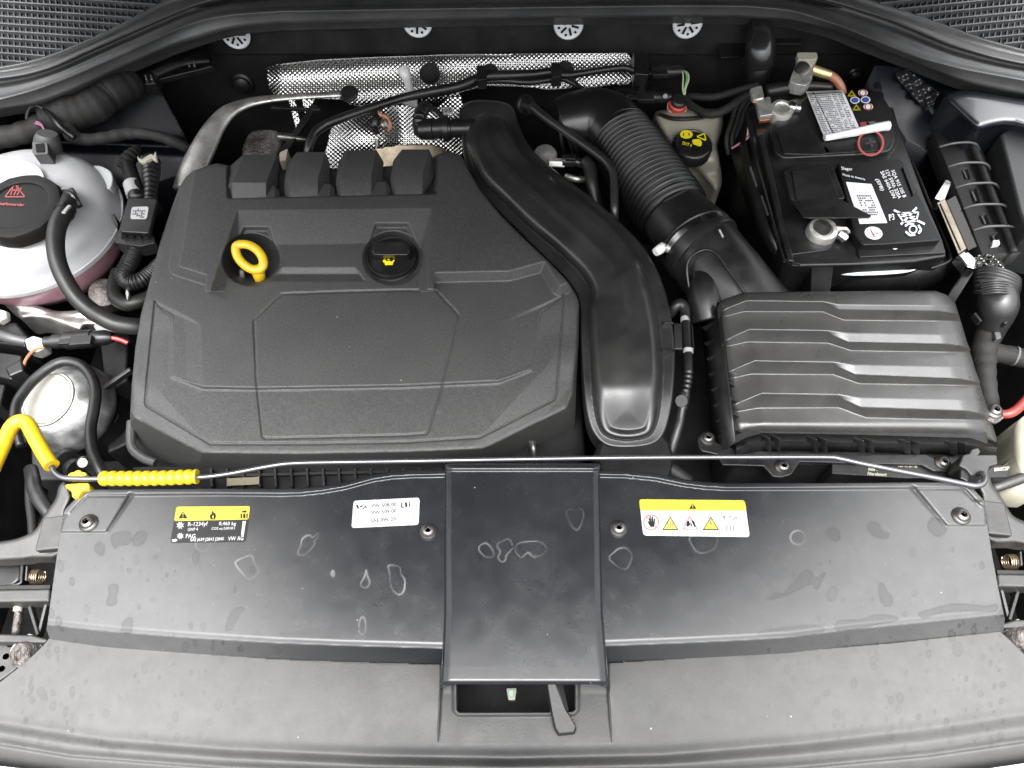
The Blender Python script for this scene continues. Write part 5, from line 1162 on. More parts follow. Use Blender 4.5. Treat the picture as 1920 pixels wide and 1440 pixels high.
obj('conduit', tube([(256, 458, -.010, 15), (250, 478, -.016, 15), (240, 498, -.02, 15.5), (232, 514, -.024, 15.5), (240, 528, -.026, 15.5), (262, 526, -.026, 14), (285, 510, -.03, 13), (300, 495, -.035, 13)], 8, 20, mod=corr(34), per_m=5000), M_RUB, cn, sharp=180)
ch2 = thing('heater_hose', 'smooth black hose bending below the corrugated conduit', 'hose', (240, 570, -.07))
obj('hose', tube([(222, 510, -.05, 13), (215, 535, -.05, 13), (218, 558, -.048, 13.5), (236, 570, -.046, 13.5), (258, 566, -.046, 13.5), (285, 555, -.05, 13)], 8, 20), M_HOSE, ch2, sharp=180)
obj('tie', slab([(236, 538), (240, 540), (242, 552), (238, 562), (235, 550)], -.03, .006), M_ZINC, ch2, bevel=.001)
# cast mount under the tank
mb = thing('engine_mount_bracket', 'cast aluminium mount arm under the coolant tank', 'bracket', (110, 590, -.12))
MB = smooth_poly([(0, 562), (30, 560), (60, 566), (100, 582), (140, 582), (165, 574), (200, 590), (225, 610), (205, 622), (180, 612), (160, 612), (150, 622), (120, 612), (90, 600), (60, 596), (40, 598), (20, 576)], 3)
vf, _ = hfield(MB, lambda x, y: -.085+.014*rnd(ramp(SD(x, y, MB), 0, 10))-.004*np.exp(-((y-590-.1*(x-100))/6)**2), 3, .04)
obj('arm', vf, M_ALU, mb, sharp=180)
obj('bolt', lathe([(.011, 0), (.011, .008), (.009, .011), (0, .011)], V((6, 597, -.07)), (.2, -.2, 1), 6), M_ZINC, mb, smooth=False)
obj('boss', lathe([(.022, -.03), (.022, .0), (.016, .004), (0, .004)], V((195, 548, -.075)), (.2, -.3, 1), 24), M_ROUGH, mb)
obj('tag', slab([(176, 612), (182, 602), (214, 618), (214, 626), (186, 628)], -.065, .002), M_WHTP, mb, smooth=False)
mc = plug('knock_sensor_plug', 'black two-part connector with a red wire beside the mount arm', (84, 642, -.055), (212, 632, -.055), 17, (150, 640, -.08))
obj('wire', tube([(206, 633, -.053, 4.5), (222, 636, -.055, 4.5), (240, 643, -.06, 4.5)], 4, 8), M_REDW, mc)
obj('bracket', slab(rrect([(44, 636), (62, 628), (82, 634), (86, 650), (66, 660), (50, 656)], 5), -.062, .02), M_ZINC, mc, bevel=.003)
obj('wire', tube([(86, 650, -.058, 3), (66, 655, -.06, 3), (50, 672, -.07, 3), (43, 692, -.08, 3), (41, 712, -.09, 3)], 5, 8), M_BRNW, mc)

# ------------------------------------------------------------------ silver canister with looped hose
cnst = thing('vacuum_canister', 'silver domed canister with a pale round top plate, at the left edge', 'canister', (100, 800, -.16))
c = V((90, 748, -.045)); k = m_per_px(90, 748, -.045); ax = (-.16, -.18, .97)
obj('dome', lathe([(50*k, .0), (54*k, -.001), (62*k, -.004), (77*k, -.018), (86*k, -.030), (90*k, -.042), (90*k, -.050), (85*k, -.054)], c, ax, 56), mat('galvanised_steel', (.36, .36, .355), .40, .9, bump=(260, .3, .001), var=(45, .3), rvar=.12), cnst, sharp=60)
obj('rim', lathe([(49*k, -.002), (50*k, .0015), (53*k, .0015), (55*k, -.003)], c, ax, 48), M_ALU, cnst)
M_PLATE = mat('pale_top_plate', (.24, .23, .20), .5, var=(40, .1), dust=((.17, .15, .10), .5, 60))
obj('top_plate', lathe([(50*k, -.001), (48*k, .002), (0, .0025)], c, ax, 48), M_PLATE, cnst)
obj('body', lathe([(80*k, -.05), (78*k, -.13), (70*k, -.15), (0, -.15)][::-1], c, ax, 48), M_BLKM, cnst)
obj('foot', slab(smooth_poly([(150, 745), (190, 730), (215, 755), (222, 780), (190, 810), (160, 800)], 3), -.10, .03), M_BLKM, cnst, bevel=.004)
for (x, y, r) in ((122, 866, .017), (140, 878, .013)):
    obj('collar', lathe([(r, -.006), (r*1.1, 0), (r, .006)], V((x, y, -.09)), (.8, -.5, .3), 22), M_BLK, cnst)
obj('bolt', lathe([(.008, 0), (.009, .003), (.006, .006), (0, .006)], V((158, 868, -.08)), (.2, -.4, 1), 16), M_BOLT, cnst)
lh = thing('looped_hose', 'black rubber hose looped round the silver canister', 'hose', (120, 760, -.04))
obj('hose', tube([(40, 836, -.03, 9), (30, 800, -.026, 9.5), (28, 775, -.025, 9.5), (36, 748, -.025, 9.5), (62, 714, -.025, 9.5), (95, 688, -.025, 9.5), (122, 678, -.026, 9.5), (152, 685, -.028, 9.5), (172, 708, -.03, 10), (179, 735, -.03, 10.5), (176, 768, -.03, 10.5), (170, 803, -.03, 10.5), (173, 845, -.028, 10.5), (186, 876, -.024, 10.5), (200, 905, -.03, 10)], 8, 18), M_RUB, lh, sharp=180)
# steel pipes and dark boxes at the extreme left
sp2 = thing('power_steering_pipe', 'satin black bent pipe under the yellow prop sleeve', 'pipe', (70, 930, -.08))
obj('pipe', tube([(58, 880, -.08, 12), (62, 900, -.07, 13), (66, 920, -.065, 13), (78, 942, -.06, 13), (98, 968, -.06, 13), (120, 1000, -.07, 13)], 7, 18), M_DUCT, sp2, sharp=180)
obj('branch', tube([(56, 900, -.09, 8), (56, 940, -.09, 8), (60, 975, -.09, 8), (62, 1010, -.09, 8)], 5, 14), M_BLKM, sp2, sharp=180)
db_ = thing('wiring_box', 'black junction block in the shadow left of the canister', 'junction box', (10, 660, -.15))
for P, z in (([(-30, 600), (30, 604), (50, 630), (48, 650), (-30, 640)], -.075), ([(-30, 655), (40, 665), (40, 690), (20, 712), (-30, 700)], -.08), ([(8, 690), (40, 672), (44, 694), (16, 706)], -.07), ([(-30, 715), (10, 720), (0, 760), (-30, 760)], -.09)):
    obj('block', slab(P, z, .05), M_BLK, db_, bevel=.003)
obj('tube', tube([(-20, 622, -.07, 10), (20, 634, -.07, 10), (50, 640, -.075, 9)], 4, 14), M_PLG, db_)
dk = thing('engine_castings', 'dark engine castings in the gap between canister and cover', 'engine', (215, 720, -.2))
for P, z in (([(186, 640), (240, 640), (236, 700), (196, 720)], -.10), ([(195, 715), (236, 690), (240, 712), (200, 735)], -.08), ([(190, 745), (240, 740), (244, 830), (200, 850)], -.13), ([(56, 840), (120, 850), (180, 900), (60, 900)], -.13)):
    obj('casting', slab(P, z, .08), M_BLKM, dk, bevel=.004)
obj('lever', bar((192, 726, -.06), (244, 690, -.055), 9, .01), M_BLK, dk, bevel=.002)

# ================================================================== battery
ZB = .012
bt = thing('battery', 'black car battery with white warning labels and a lifted terminal flap', 'battery', (1590, 420, -.14))
zb = lambda x, y: x*0+ZB
case = [(1398, 205), (1440, 176), (1500, 168), (1650, 168), (1676, 200), (1688, 240), (1735, 370), (1770, 452), (1776, 480), (1715, 490), (1600, 496), (1490, 498), (1472, 490), (1464, 473), (1416, 300)]
obj('case', slab(case, ZB-.010, .15), M_BLK, bt, bevel=.004, seg=3)
obj('top', slab(rrect([(1410, 212), (1500, 180), (1655, 174), (1683, 232), (1690, 264), (1556, 500-32), (1482, 478), (1428, 300)], 8), ZB-.006, .01), M_BLK, bt, bevel=.002)
# rear lid
obj('rear_lid', slab(rrect([(1442, 238), (1512, 180), (1650, 170), (1672, 205), (1681, 262), (1672, 282), (1640, 288), (1470, 296), (1452, 284)], 9), ZB+.004, .014), M_BLK, bt, bevel=.003, seg=3)
obj('rear_lid_panel', slab(rrect([(1456, 244), (1516, 236), (1560, 286), (1540, 290), (1470, 288)], 6), ZB+.0065, .004), M_BLK, bt, bevel=.0015)
obj('rear_lid_panel', slab(rrect([(1538, 250), (1600, 246), (1662, 232), (1672, 262), (1655, 282), (1548, 288)], 6), ZB+.0065, .004), M_BLK, bt, bevel=.0015)
obj('front_lid', slab(rrect([(1571, 304), (1690, 298), (1726, 370), (1766, 450), (1660, 458), (1618, 459), (1602, 440)], 6), ZB+.006, .02), M_LABEL, bt, bevel=.002, seg=3)
obj('front_step', slab(rrect([(1606, 461), (1767, 452), (1774, 474), (1612, 482)], 4), ZB-.006, .02), M_BLK, bt, bevel=.002)
obj('side_rail', slab([(1692, 312), (1702, 312), (1719, 360), (1712, 366)], ZB+.009, .006), M_BLK, bt, bevel=.001)
obj('left_rail', slab([(1422, 252), (1432, 250), (1474, 430), (1490, 490), (1478, 488), (1462, 430)], ZB+.001, .01), M_BLK, bt, bevel=.002)
# terminal cover: hinge plate, recess walls and the raised flap
obj('hinge_plate', slab(rrect([(1468, 320), (1490, 310), (1560, 306), (1586, 372), (1496, 378), (1482, 372)], 6), ZB+.005, .012), M_BLK, bt, bevel=.002)
obj('hinge_panel', slab(rrect([(1484, 318), (1552, 313), (1575, 374), (1494, 376)], 4), ZB+.0075, .003), M_BLK, bt, bevel=.001)
fp = [(1483, 375, .022), (1575, 373, .022), (1634, 404, .034), (1629, 408, .034), (1506, 408, .036)]
v_, f_ = polyface(fp+[(x, y+2, z-.003) for x, y, z in fp], [[4, 3, 2, 1, 0], [5, 6, 7, 8, 9]]+[[i, (i+1) % 5, (i+1) % 5+5, i+5] for i in range(5)])
obj('flap', (v_, f_), M_BLK, bt, bevel=.0008)
obj('edge_trim', tube([(1417, 300, ZB-.004, 2.5), (1466, 473, ZB-.004, 2.5), (1474, 488, ZB-.004, 2.5), (1500, 496, ZB-.004, 2.5)], 3, 8), M_BLK, bt)
zl = lambda x, y: x*0+ZB+.006
zr = lambda x, y: x*0+ZB+.0105
# print on the front lid
wl_ = obj('label', flat([[(1586, 341), (1634, 345), (1664, 418), (1612, 420), (1604, 395)]], zl, .0006), M_WHITE2, bt, smooth=False); wl_['label'] = 'blank white paper label'
rq = np.random.RandomState(9); ln = []
for i in range(9):
    y = 366+i*4.4; x0 = 1606+i*1.9
    for j in range(7):
        if rq.rand() < .72: ln.append([(x0+j*4, y), (x0+j*4+2.8, y-.6), (x0+j*4+3.6, y+2.4), (x0+j*4+.8, y+2.8)])
o_ = obj('fine_print', flat(ln, zl, .0010), M_GRYP, wl_, smooth=False); o_['kind'] = 'stuff'
obj('lettering', join(text('Slager', (1578, 320), (1599, 322), (1577, 312), zl), text('Made in Austria', (1580, 329), (1622, 338), (1580, 325), zl)), M_WHITE2, bt, smooth=False)
for s_, a, b, c_ in (('5QA 915 105 B', (1669, 320), (1692, 371), (1677, 318)), ('12V 59Ah 320A', (1659, 320), (1684, 373), (1666, 318)), ('SAE 640A DIN', (1650, 322), (1674, 372), (1657, 320)), ('(EFB)', (1639, 336), (1650, 358), (1648, 335))):
    obj('lettering', text(s_, a, b, c_, zl), M_WHITE2, bt, smooth=False)
bin_ = ribbon([(1676, 394), (1734, 420)], 4)+ribbon([(1719, 389), (1689, 421)], 4)+ribbon([(1683, 400), (1694, 416), (1718, 414), (1722, 398), (1683, 400)], 3)+ribbon([(1690, 406), (1716, 406)], 2)
obj('symbol', flat(bin_, zl, .0010), M_WHITE2, bt, smooth=False)
rec_ = ribbon([(1697, 424), (1704, 419), (1714, 420)], 4)+ribbon([(1722, 422), (1727, 431), (1722, 438)], 4)+ribbon([(1716, 440), (1706, 441), (1698, 434)], 4)+ringp(1712, 430, 7, 3, 12)
obj('symbol', flat(rec_, zl, .0013), M_WHITE2, bt, smooth=False)
obj('lettering', text('P3', (1668, 414), (1678, 412), (1666, 402), zl), M_WHITE2, bt, smooth=False)
rd = obj('sticker', flat([ell(1638, 437, 17, 12, 24, .2)], zl, .0006), M_WHITE2, bt, smooth=False); rd['label'] = 'round white sticker with a red mark'
obj('mark', flat(ribbon([(1632, 430), (1640, 445)], 2)+ribbon([(1636, 440), (1648, 437)], 1.6), zl, .0010), M_REDP, rd, smooth=False)
obj('dot', flat([ell(1678, 462, 6, 6, 18)], lambda x, y: x*0+ZB-.006, .0008), M_WHITE2, bt, smooth=False)
obj('symbol', flat(ringp(1633, 268, 23, 4.2, 36), zr, .0006), mat('red_outline', (.28, .05, .04), .45), bt, smooth=False)
for q_ in ringp(1633, 268, 1, 1, 3)[:0]: pass
obj('symbol', flat(ribbon([(1624, 269), (1642, 265)], 2.5)+ribbon([(1631, 260), (1636, 275)], 2.5), zr, .0006), mat('dull_print', (.05, .03, .03), .5), bt, smooth=False)
# the leaflet with curled edge
lf = thing('warning_leaflet', 'white printed leaflet with a curled edge lying on the battery', 'leaflet', (1580, 220, ZB+.006))
LQ = [(1511, 172), (1580, 169), (1610, 240), (1670, 232), (1668, 228)]
pg_ = [[(1511+37*t, 172+92*t, ZB+.008+.002*t) for t in np.linspace(0, 1, 9)], [(1580+37*t, 169+84*t, ZB+.008+.002*t) for t in np.linspace(0, 1, 9)]]
rows = [[(a[0]+(b[0]-a[0])*u, a[1]+(b[1]-a[1])*u, a[2]) for u in np.linspace(0, 1, 6)] for a, b in zip(*pg_)]
obj('page', sheet(rows), M_WHITE2, lf, solidify=.0006, sharp=180)
curl = tube([(1546, 258, ZB+.012, 5), (1580, 252, ZB+.013, 6.5), (1620, 244, ZB+.013, 7.5), (1650, 238, ZB+.014, 8.5), (1666, 236, ZB+.014, 9)], 6, 14)
obj('curl', curl, M_WHITE2, lf, sharp=60)
zlf = lambda x, y: ZB+.008+.002*(y-170)/90+x*0
pr_ = []
for i in range(24):
    t = i/24*.92+.04
    for a, b in ((.04, .20), (.24, .62), (.66, .78), (.82, .95)):
        x0 = 1511+37*t; y0 = 172+90*t
        u = a
        while u < b-.02:
            w_ = .02+.05*rq.rand()
            if rq.rand() < .85: pr_.append([(x0+69*u, y0-4*u), (x0+69*min(b, u+w_), y0-4*u), (x0+69*min(b, u+w_)+.6, y0-4*u+1.8), (x0+69*u+.6, y0-4*u+1.8)])
            u += w_+.012
o_ = obj('fine_print', flat(pr_, zlf, .0010), M_GRYP, lf, smooth=False); o_['kind'] = 'stuff'
obj('print_line', flat(ribbon([(1525, 172), (1566, 258)], 1.4)+ribbon([(1514, 176), (1578, 173)], 1.6), zlf, .0011), M_BLKP, lf, smooth=False)
# colour pictograms on the rear lid
for (x, y, mt, sh) in ((1597, 175, M_YELP, 't'), (1618, 174, M_PINKP, 'c'), (1603, 188, M_BLUEP, 'c'), (1623, 187, M_BLUEP, 'c'), (1606, 201, M_YELP, 't'), (1628, 200, M_PINKP, 'c')):
    z_ = lambda a, b: a*0+ZB+.004
    base = obj('pictogram', flat([ell(x, y, 9, 6.5, 20)], z_, .0006) if sh == 'c' else flat([tri(x, y, 17, 12)], z_, .0006), M_WHITE2 if mt is not M_YELP else M_YELP, bt, smooth=False)
    if sh == 'c': obj('mark', flat(ringp(x, y, 6, 2.4, 16) if mt is M_PINKP else [ell(x, y, 7, 5, 16)], z_, .0010), mt, base, smooth=False)
    else: obj('mark', flat([tri(x, y+.6, 7, 5)], z_, .0010), M_BLKP, base, smooth=False)
obj('pictogram', flat([[(1612, 230), (1624, 228), (1626, 236), (1614, 238)]], lambda a, b: a*0+ZB+.0105, .0006), M_REDP, bt, smooth=False)
obj('pictogram', flat([[(1628, 228), (1641, 227), (1644, 233), (1632, 235)]], lambda a, b: a*0+ZB+.0105, .0006), M_GRYP, bt, smooth=False)
# tray round the battery
ty = thing('battery_tray', 'black plastic tray holding the battery, with a pale strap at the front', 'battery tray', (1600, 520, -.16))
obj('front_wall', sheet([[(1466, 492, -.022), (1500, 505, -.02), (1600, 508, -.02), (1720, 502, -.02), (1772, 488, -.02), (1784, 470, -.018)], [(1470, 520, -.05), (1505, 545, -.06), (1600, 548, -.06), (1720, 545, -.06), (1762, 530, -.06), (1790, 505, -.05)]]), M_BLK, ty, solidify=.004)
obj('rim', tube([(1680, 258, -.012, 2.6), (1702, 290, -.012, 2.6), (1722, 330, -.012, 2.6), (1750, 400, -.012, 2.6), (1768, 440, -.012, 2.6), (1781, 474, -.014, 2.8), (1778, 490, -.016, 2.8), (1745, 503, -.018, 2.6)], 6, 8), M_BLK, ty)
obj('left_wall', sheet([[(1372, 280, -.03), (1384, 330, -.03), (1420, 440, -.03), (1456, 500, -.03)], [(1392, 240, .0), (1404, 300, .0), (1440, 420, .0), (1470, 492, -.01)]]), M_BLK, ty, solidify=.004)
for t in (.12, .42, .72):
    x0, y0 = 1398+66*t*1.1, 290+180*t
    obj('slot_rib', bar((x0, y0, .003), (x0+12, y0+36, .003), 3.5, .004), MATS['grey_black_plastic'], ty, bevel=.0006)
obj('strap', tube([(1556, 508, -.022, 6.5), (1600, 511, -.02, 7), (1660, 509, -.02, 7), (1700, 505, -.02, 6.5), (1730, 498, -.02, 3)], 6, 12, ratio=.6), mat('clear_strap', (.50, .53, .55), .3), ty)
obj('support', slab(rrect([(1522, 482), (1536, 474), (1556, 478), (1564, 488), (1556, 550), (1520, 550)], 6), -.004, .06), M_BLK, ty, bevel=.003)

def clamp_ring(p, r, h, axis=(0, -.1, 1)):
    return lathe([(r*.72, -h), (r*.98, -h), (r, 0), (r*.9, h*.3), (r*.62, h*.36), (r*.58, h*.2), (0, h*.2)], V(p), axis, 28)
nc = thing('battery_terminal_clamp', 'grey metal clamp with bolt on the front battery post, below the flap', 'terminal clamp', (1545, 445, .0))
obj('ring', clamp_ring((1542, 432, .014), .022, .016), M_ZINC, nc, sharp=50)
obj('post', lathe([(.013, 0), (.013, .003), (0, .003)], V((1541, 428, .018)), (0, -.1, 1), 20), M_BOLT, nc)
obj('lug', bar((1558, 432, .014), (1582, 437, .012), 12, .012), M_ZINC, nc, bevel=.002)
obj('bolt', tube([(1572, 438, .012, 9), (1580, 444, .010, 9.5), (1584, 448, .008, 9.5)], 1, 16), M_STEEL, nc, sharp=40)
obj('bolt', tube([(1564, 428, .012, 4), (1586, 429, .012, 4), (1592, 438, .010, 4)], 2, 10), M_ZINC, nc)
pc2 = thing('battery_terminal_clamp', 'corroded clamp with copper tab on the rear battery post', 'terminal clamp', (1450, 205, .0))
obj('tab', slab(rrect([(1406, 166), (1428, 160), (1433, 182), (1412, 188)], 3), .03, .006), M_ZINC, pc2, bevel=.001)
obj('tab', slab([(1408, 178), (1430, 174), (1434, 188), (1415, 193)], .026, .004), M_COPPER, pc2, bevel=.0008)
obj('plate', slab(rrect([(1418, 188), (1444, 180), (1450, 214), (1424, 218)], 4), .028, .008), M_ZINC, pc2, bevel=.0015)
obj('tab', slab([(1422, 214), (1444, 210), (1444, 224), (1424, 226)], .018, .006), M_COPPER, pc2, bevel=.001)
obj('ring', clamp_ring((1465, 206, .022), .019, .016), M_ZINC, pc2, sharp=50)
obj('bolt', tube([(1480, 200, .022, 11), (1490, 202, .022, 11), (1492, 202, .022, 9), (1500, 203, .022, 9)], 1, 18), M_STEEL, pc2, sharp=40)
ec_ = thing('earth_clamp', 'pale capped earth clamp with copper cable at the right rear', 'terminal clamp', (1500, 140, .0))
obj('cap', slab(rrect([(1494, 98), (1532, 98), (1534, 110), (1496, 112)], 4), .040, .010), M_CREAM, ec_, bevel=.002)
obj('body', slab(rrect([(1496, 110), (1530, 112), (1522, 150), (1512, 160), (1494, 158), (1480, 152)], 4), .030, .02), M_ZINC, ec_, bevel=.003)
obj('boss', lathe([(.012, -.004), (.012, .004), (.007, .006), (0, .006)], V((1504, 130, .032)), (0, -.4, 1), 18), M_BOLT, ec_)
obj('ferrule', tube([(1522, 130, .026, 9), (1542, 137, .022, 9), (1556, 141, .02, 8)], 3, 14), mat('brass', (.60, .48, .22), .35, .8), ec_)
obj('cable', tube([(1552, 139, .02, 8), (1566, 148, .016, 8), (1576, 162, .008, 8), (1580, 178, -.004, 8)], 5, 14), M_BRNW, ec_)
tr_ = thing('red_terminal_boot', 'dark cable boot behind the rear battery clamp', 'boot', (1450, 165, .0))
obj('boot', tube([(1436, 172, .01, 12), (1470, 166, .012, 12), (1510, 162, .008, 10), (1560, 164, .004, 8)], 5, 14), M_RUB, tr_, sharp=180)

# ================================================================== right wing and electronics
IWR = [(1640, 120), (1700, 128), (1760, 150), (1830, 166), (1990, 192), (1990, 262), (1900, 236), (1850, 240), (1826, 246), (1790, 260), (1770, 270), (1740, 285), (1700, 262), (1660, 200)]
def iwr_h(x, y): return .016-.00045*(y-170)+.030*ss(x-(y-190)*.5, 1730, 1800)*ss(y, 150, 185)-.00034*np.clip(x-(y-190)*.5-1800, 0, 200)
iwr = thing('wing_panel', 'glossy dark painted inner wing at the right, catching the sky', 'inner wing', (1830, 210, -.1))
vf, _ = hfield(IWR, iwr_h, 3.5, .12); obj('panel', vf, M_PAINT, iwr, sharp=180)
LEDGE = smooth_poly([(1768, 186), (1790, 172), (1830, 170), (1920, 186), (1990, 198), (1990, 258), (1900, 237), (1860, 240), (1832, 246), (1806, 226)], 3)
def ledge_h(x, y): return .052+.00010*(x-1780)-.00022*(y-190)-.016*(1-rnd(ramp(SD(x, y, LEDGE), 0, 16)))
vf, _ = hfield(LEDGE, ledge_h, 3, .06); obj('ledge', vf, mat('wing_gloss_paint', (.008, .009, .012), .28, spec=.7, coat=.4), iwr, sharp=180)
obj('panel_hole', lathe([(.006, .0005), (0, .0005)], V((1644, 160, .026)), (0, -.4, 1), 14), M_BLKP, iwr, smooth=False)
ft = thing('foil_tape', 'crinkled shiny black tape stuck to the right wing', 'tape', (1735, 170, .02))
tpz = lambda x, y: iwr_h(x, y)+.006+.003*np.sin(x*.22+y*.1)*np.sin(y*.2-x*.08)
vf, _ = hfield([(1680, 138), (1700, 128), (1740, 158), (1762, 172), (1752, 194), (1736, 200), (1704, 168)], tpz, 2.5, .004); obj('strip', vf, mat('shiny_tape', (.012, .012, .014), .18), ft, sharp=180)
cu = thing('control_unit', 'slim metal engine control unit standing beside the battery', 'control unit', (1790, 420, -.1))
M_ECU = mat('dull_gold_steel', (.24, .21, .16), .32, .9, rvar=.08, var=(50, .2))
obj('edge', taper([(1756, 380), (1772, 372), (1813, 466), (1796, 476)], .004, [(1756, 384), (1774, 378), (1815, 472), (1798, 482)], -.06), M_ECU, cu, bevel=.0015)
obj('seam', bar((1764, 380, .006), (1803, 468, .006), 2.5, .004), M_ECU, cu, bevel=.0006)
obj('face', taper([(1774, 376), (1792, 366), (1832, 462), (1815, 470)], .0, [(1774, 380), (1792, 370), (1834, 470), (1817, 478)], -.07), mat('black_gloss_metal', (.02, .018, .015), .2, .4), cu, bevel=.001)
obj('end_plate', slab(rrect([(1752, 372), (1774, 336), (1784, 342), (1770, 378)], 3), -.012, .02), M_STEEL, cu, bevel=.002)
obj('foot', slab([(1796, 476), (1812, 468), (1832, 486), (1828, 504), (1814, 500)], -.004, .02), M_STEEL, cu, bevel=.002)
eb = thing('control_unit_carrier', 'black ribbed plastic carrier rack right of the battery', 'carrier', (1840, 380, -.1))
hl = [[(1801, 316), (1813, 315), (1820, 336), (1808, 337)], [(1815, 353), (1830, 351), (1839, 381), (1825, 383)], [(1832, 401), (1848, 400), (1857, 420), (1842, 422)], [(1852, 437), (1870, 436), (1878, 462), (1862, 464)]]
vf, _ = hfield([(1750, 248), (1824, 246), (1838, 270), (1880, 372), (1916, 474), (1842, 479), (1800, 372)], lambda x, y: -.010+.006*ss(x-(y-250)*.40, 1795, 1812)-.012*ss(x-(y-250)*.40, 1822, 1836), 2.2, .03, holes=hl)
obj('plate', vf, M_BLKM, eb, sharp=180)
for (xa, ya, xb, yb) in ((1760, 276, 1834, 268), (1777, 313, 1855, 306), (1791, 352, 1873, 344), (1806, 391, 1890, 384), (1824, 432, 1909, 425)):
    obj('rib', tube([(xa, ya, .002, 2.2), (xa+26, ya-7, .010, 2.4), (xb-18, yb-1, .010, 2.4), (xb-4, yb+3, .006, 2.4), (xb+1, yb+12, -.004, 2.4)], 5, 8), M_PLG, eb, sharp=180)
obj('rail', tube([(1816, 252, .0, 7), (1850, 340, .0, 7), (1884, 425, .0, 7), (1902, 474, -.004, 7)], 5, 12), M_BLKM, eb, sharp=180)
for h_ in hl:
    x = sum(q[0] for q in h_)/4; y = sum(q[1] for q in h_)/4
    obj('catch', bar((x-4, y-8, -.014), (x+3, y+9, -.014), 3.2, .006), M_PLG, eb)
obj('cradle', slab([(1862, 450), (1874, 449), (1876, 458), (1861, 460)], -.004, .008), MATS['pale_grey_plastic'], eb, bevel=.001)
fr_ = thing('foil_wrap', 'crumpled bright foil at the lower end of the carrier rack', 'foil', (1850, 500, -.04))
vf, _ = hfield(smooth_poly([(1816, 490), (1836, 478), (1872, 480), (1884, 500), (1882, 516), (1860, 504), (1838, 500), (1828, 508)], 3), lambda x, y: -.008+.010*np.sin(x*.35)*np.cos(y*.22+x*.1)-.0004*(y-480), 2, .003); obj('sheet', vf, M_STEEL, fr_, sharp=180)
fbx = thing('fuse_box', 'matt black box lid at the right edge beside the carrier rack', 'fuse box', (1905, 330, -.08))
obj('lid', slab([(1876, 250), (1888, 242), (1990, 246), (1990, 452), (1930, 440), (1912, 395)], .030, .08), mat('fuse_lid', (.012, .0125, .013), .5, bump=(900, .2, .0006)), fbx, bevel=.005, seg=3)
rdn = thing('bay_brace', 'grey-black steel brace slanting below the control unit', 'brace', (1790, 550, -.08))
obj('brace', bar((1822, 500, -.03), (1780, 566, -.05), 18, .012), M_BLK, rdn, bevel=.002)
kp = thing('ribbed_connector', 'big black connector with a ribbed grip, right of the air filter box', 'connector', (1870, 570, -.08))
obj('grip', tube([(1872, 516, .012, 40), (1870, 530, .012, 41), (1868, 545, .010, 40), (1866, 556, .006, 38)], 4, 28, mod=lambda t, L: 1+.03*np.sin(t/L*2*math.pi*7), ratio=.5), M_BLK, kp, sharp=180)
for i in range(6): obj('grip_rib', tube([(1836+i*1, 530+i*4.4, .018, 1.6), (1868+i*.6, 525+i*4.6, .034, 1.8), (1902+i*1.2, 531+i*4.2, .018, 1.6)], 5, 8), M_PLG, kp, sharp=180)
obj('elbow', tube([(1870, 552, .004, 33), (1872, 572, .0, 34), (1868, 592, -.014, 30), (1860, 612, -.032, 26), (1850, 634, -.05, 24)], 6, 28), mat('satin_black', (.016, .016, .016), .32), kp, sharp=180)
for a, b in (((1840, 562), (1842, 572)), ((1904, 556), (1910, 566)), ((1828, 586), (1840, 602)), ((1900, 590), (1884, 606))): obj('latch', bar((*a, .0), (*b, .0), 6, .01), M_BLK, kp, bevel=.001)
obj('tab', slab([(1864, 622), (1876, 622), (1878, 634), (1868, 636)], -.02, .008), M_PLG, kp, bevel=.001)
wl2 = thing('harness_trunk', 'cloth-taped cable trunk running down beside the air filter box', 'wiring loom', (1850, 690, -.09))
obj('trunk', tube([(1852, 626, -.04, 22), (1846, 650, -.045, 23), (1844, 680, -.05, 21), (1848, 710, -.05, 18), (1852, 740, -.055, 17), (1858, 775, -.07, 17)], 7, 20, mod=lambda t, L: 1+.03*np.sin(t*330)), M_TAPE, wl2, sharp=180)
obj('branch', tube([(1856, 660, -.05, 20), (1880, 664, -.048, 18), (1900, 668, -.048, 18), (1940, 676, -.05, 18)], 5, 18, mod=lambda t, L: 1+.03*np.sin(t*330)), M_TAPE, wl2, sharp=180)
obj('tie', tube([(1900, 667, -.048, 19), (1904, 668, -.048, 19)], 1, 18), M_GRYP, wl2)
rc = thing('red_cable', 'red power cable coming in at the right edge to a black eyelet', 'cable', (1890, 775, -.06))
obj('cable', tube([(1872, 776, -.04, 8), (1890, 776, -.036, 8.5), (1906, 768, -.034, 8.5), (1922, 752, -.034, 8.5), (1950, 720, -.04, 8.5)], 6, 16), mat('red_cable_skin', (.16, .02, .014), .42), rc, sharp=180)
screw((1865, 770, -.034), .011, rc, 'eyelet_bolt')
obj('eyelet', slab(smooth_poly([(1852, 768), (1862, 760), (1878, 766), (1884, 780), (1870, 792), (1852, 786)], 3), -.036, .006), M_ROUGH, rc, bevel=.001)
wt = thing('washer_tank', 'pale washer fluid tank just showing at the right edge', 'tank', (1915, 840, -.12))
vf, _ = hfield(smooth_poly([(1897, 820), (1906, 795), (1930, 775), (1990, 770), (1990, 900), (1930, 898), (1908, 872)], 4), lambda x, y: -.07+.025*rnd(ramp(x, 1896, 1935)), 3, .08); obj('tank', vf, M_CREAM, wt, sharp=180)

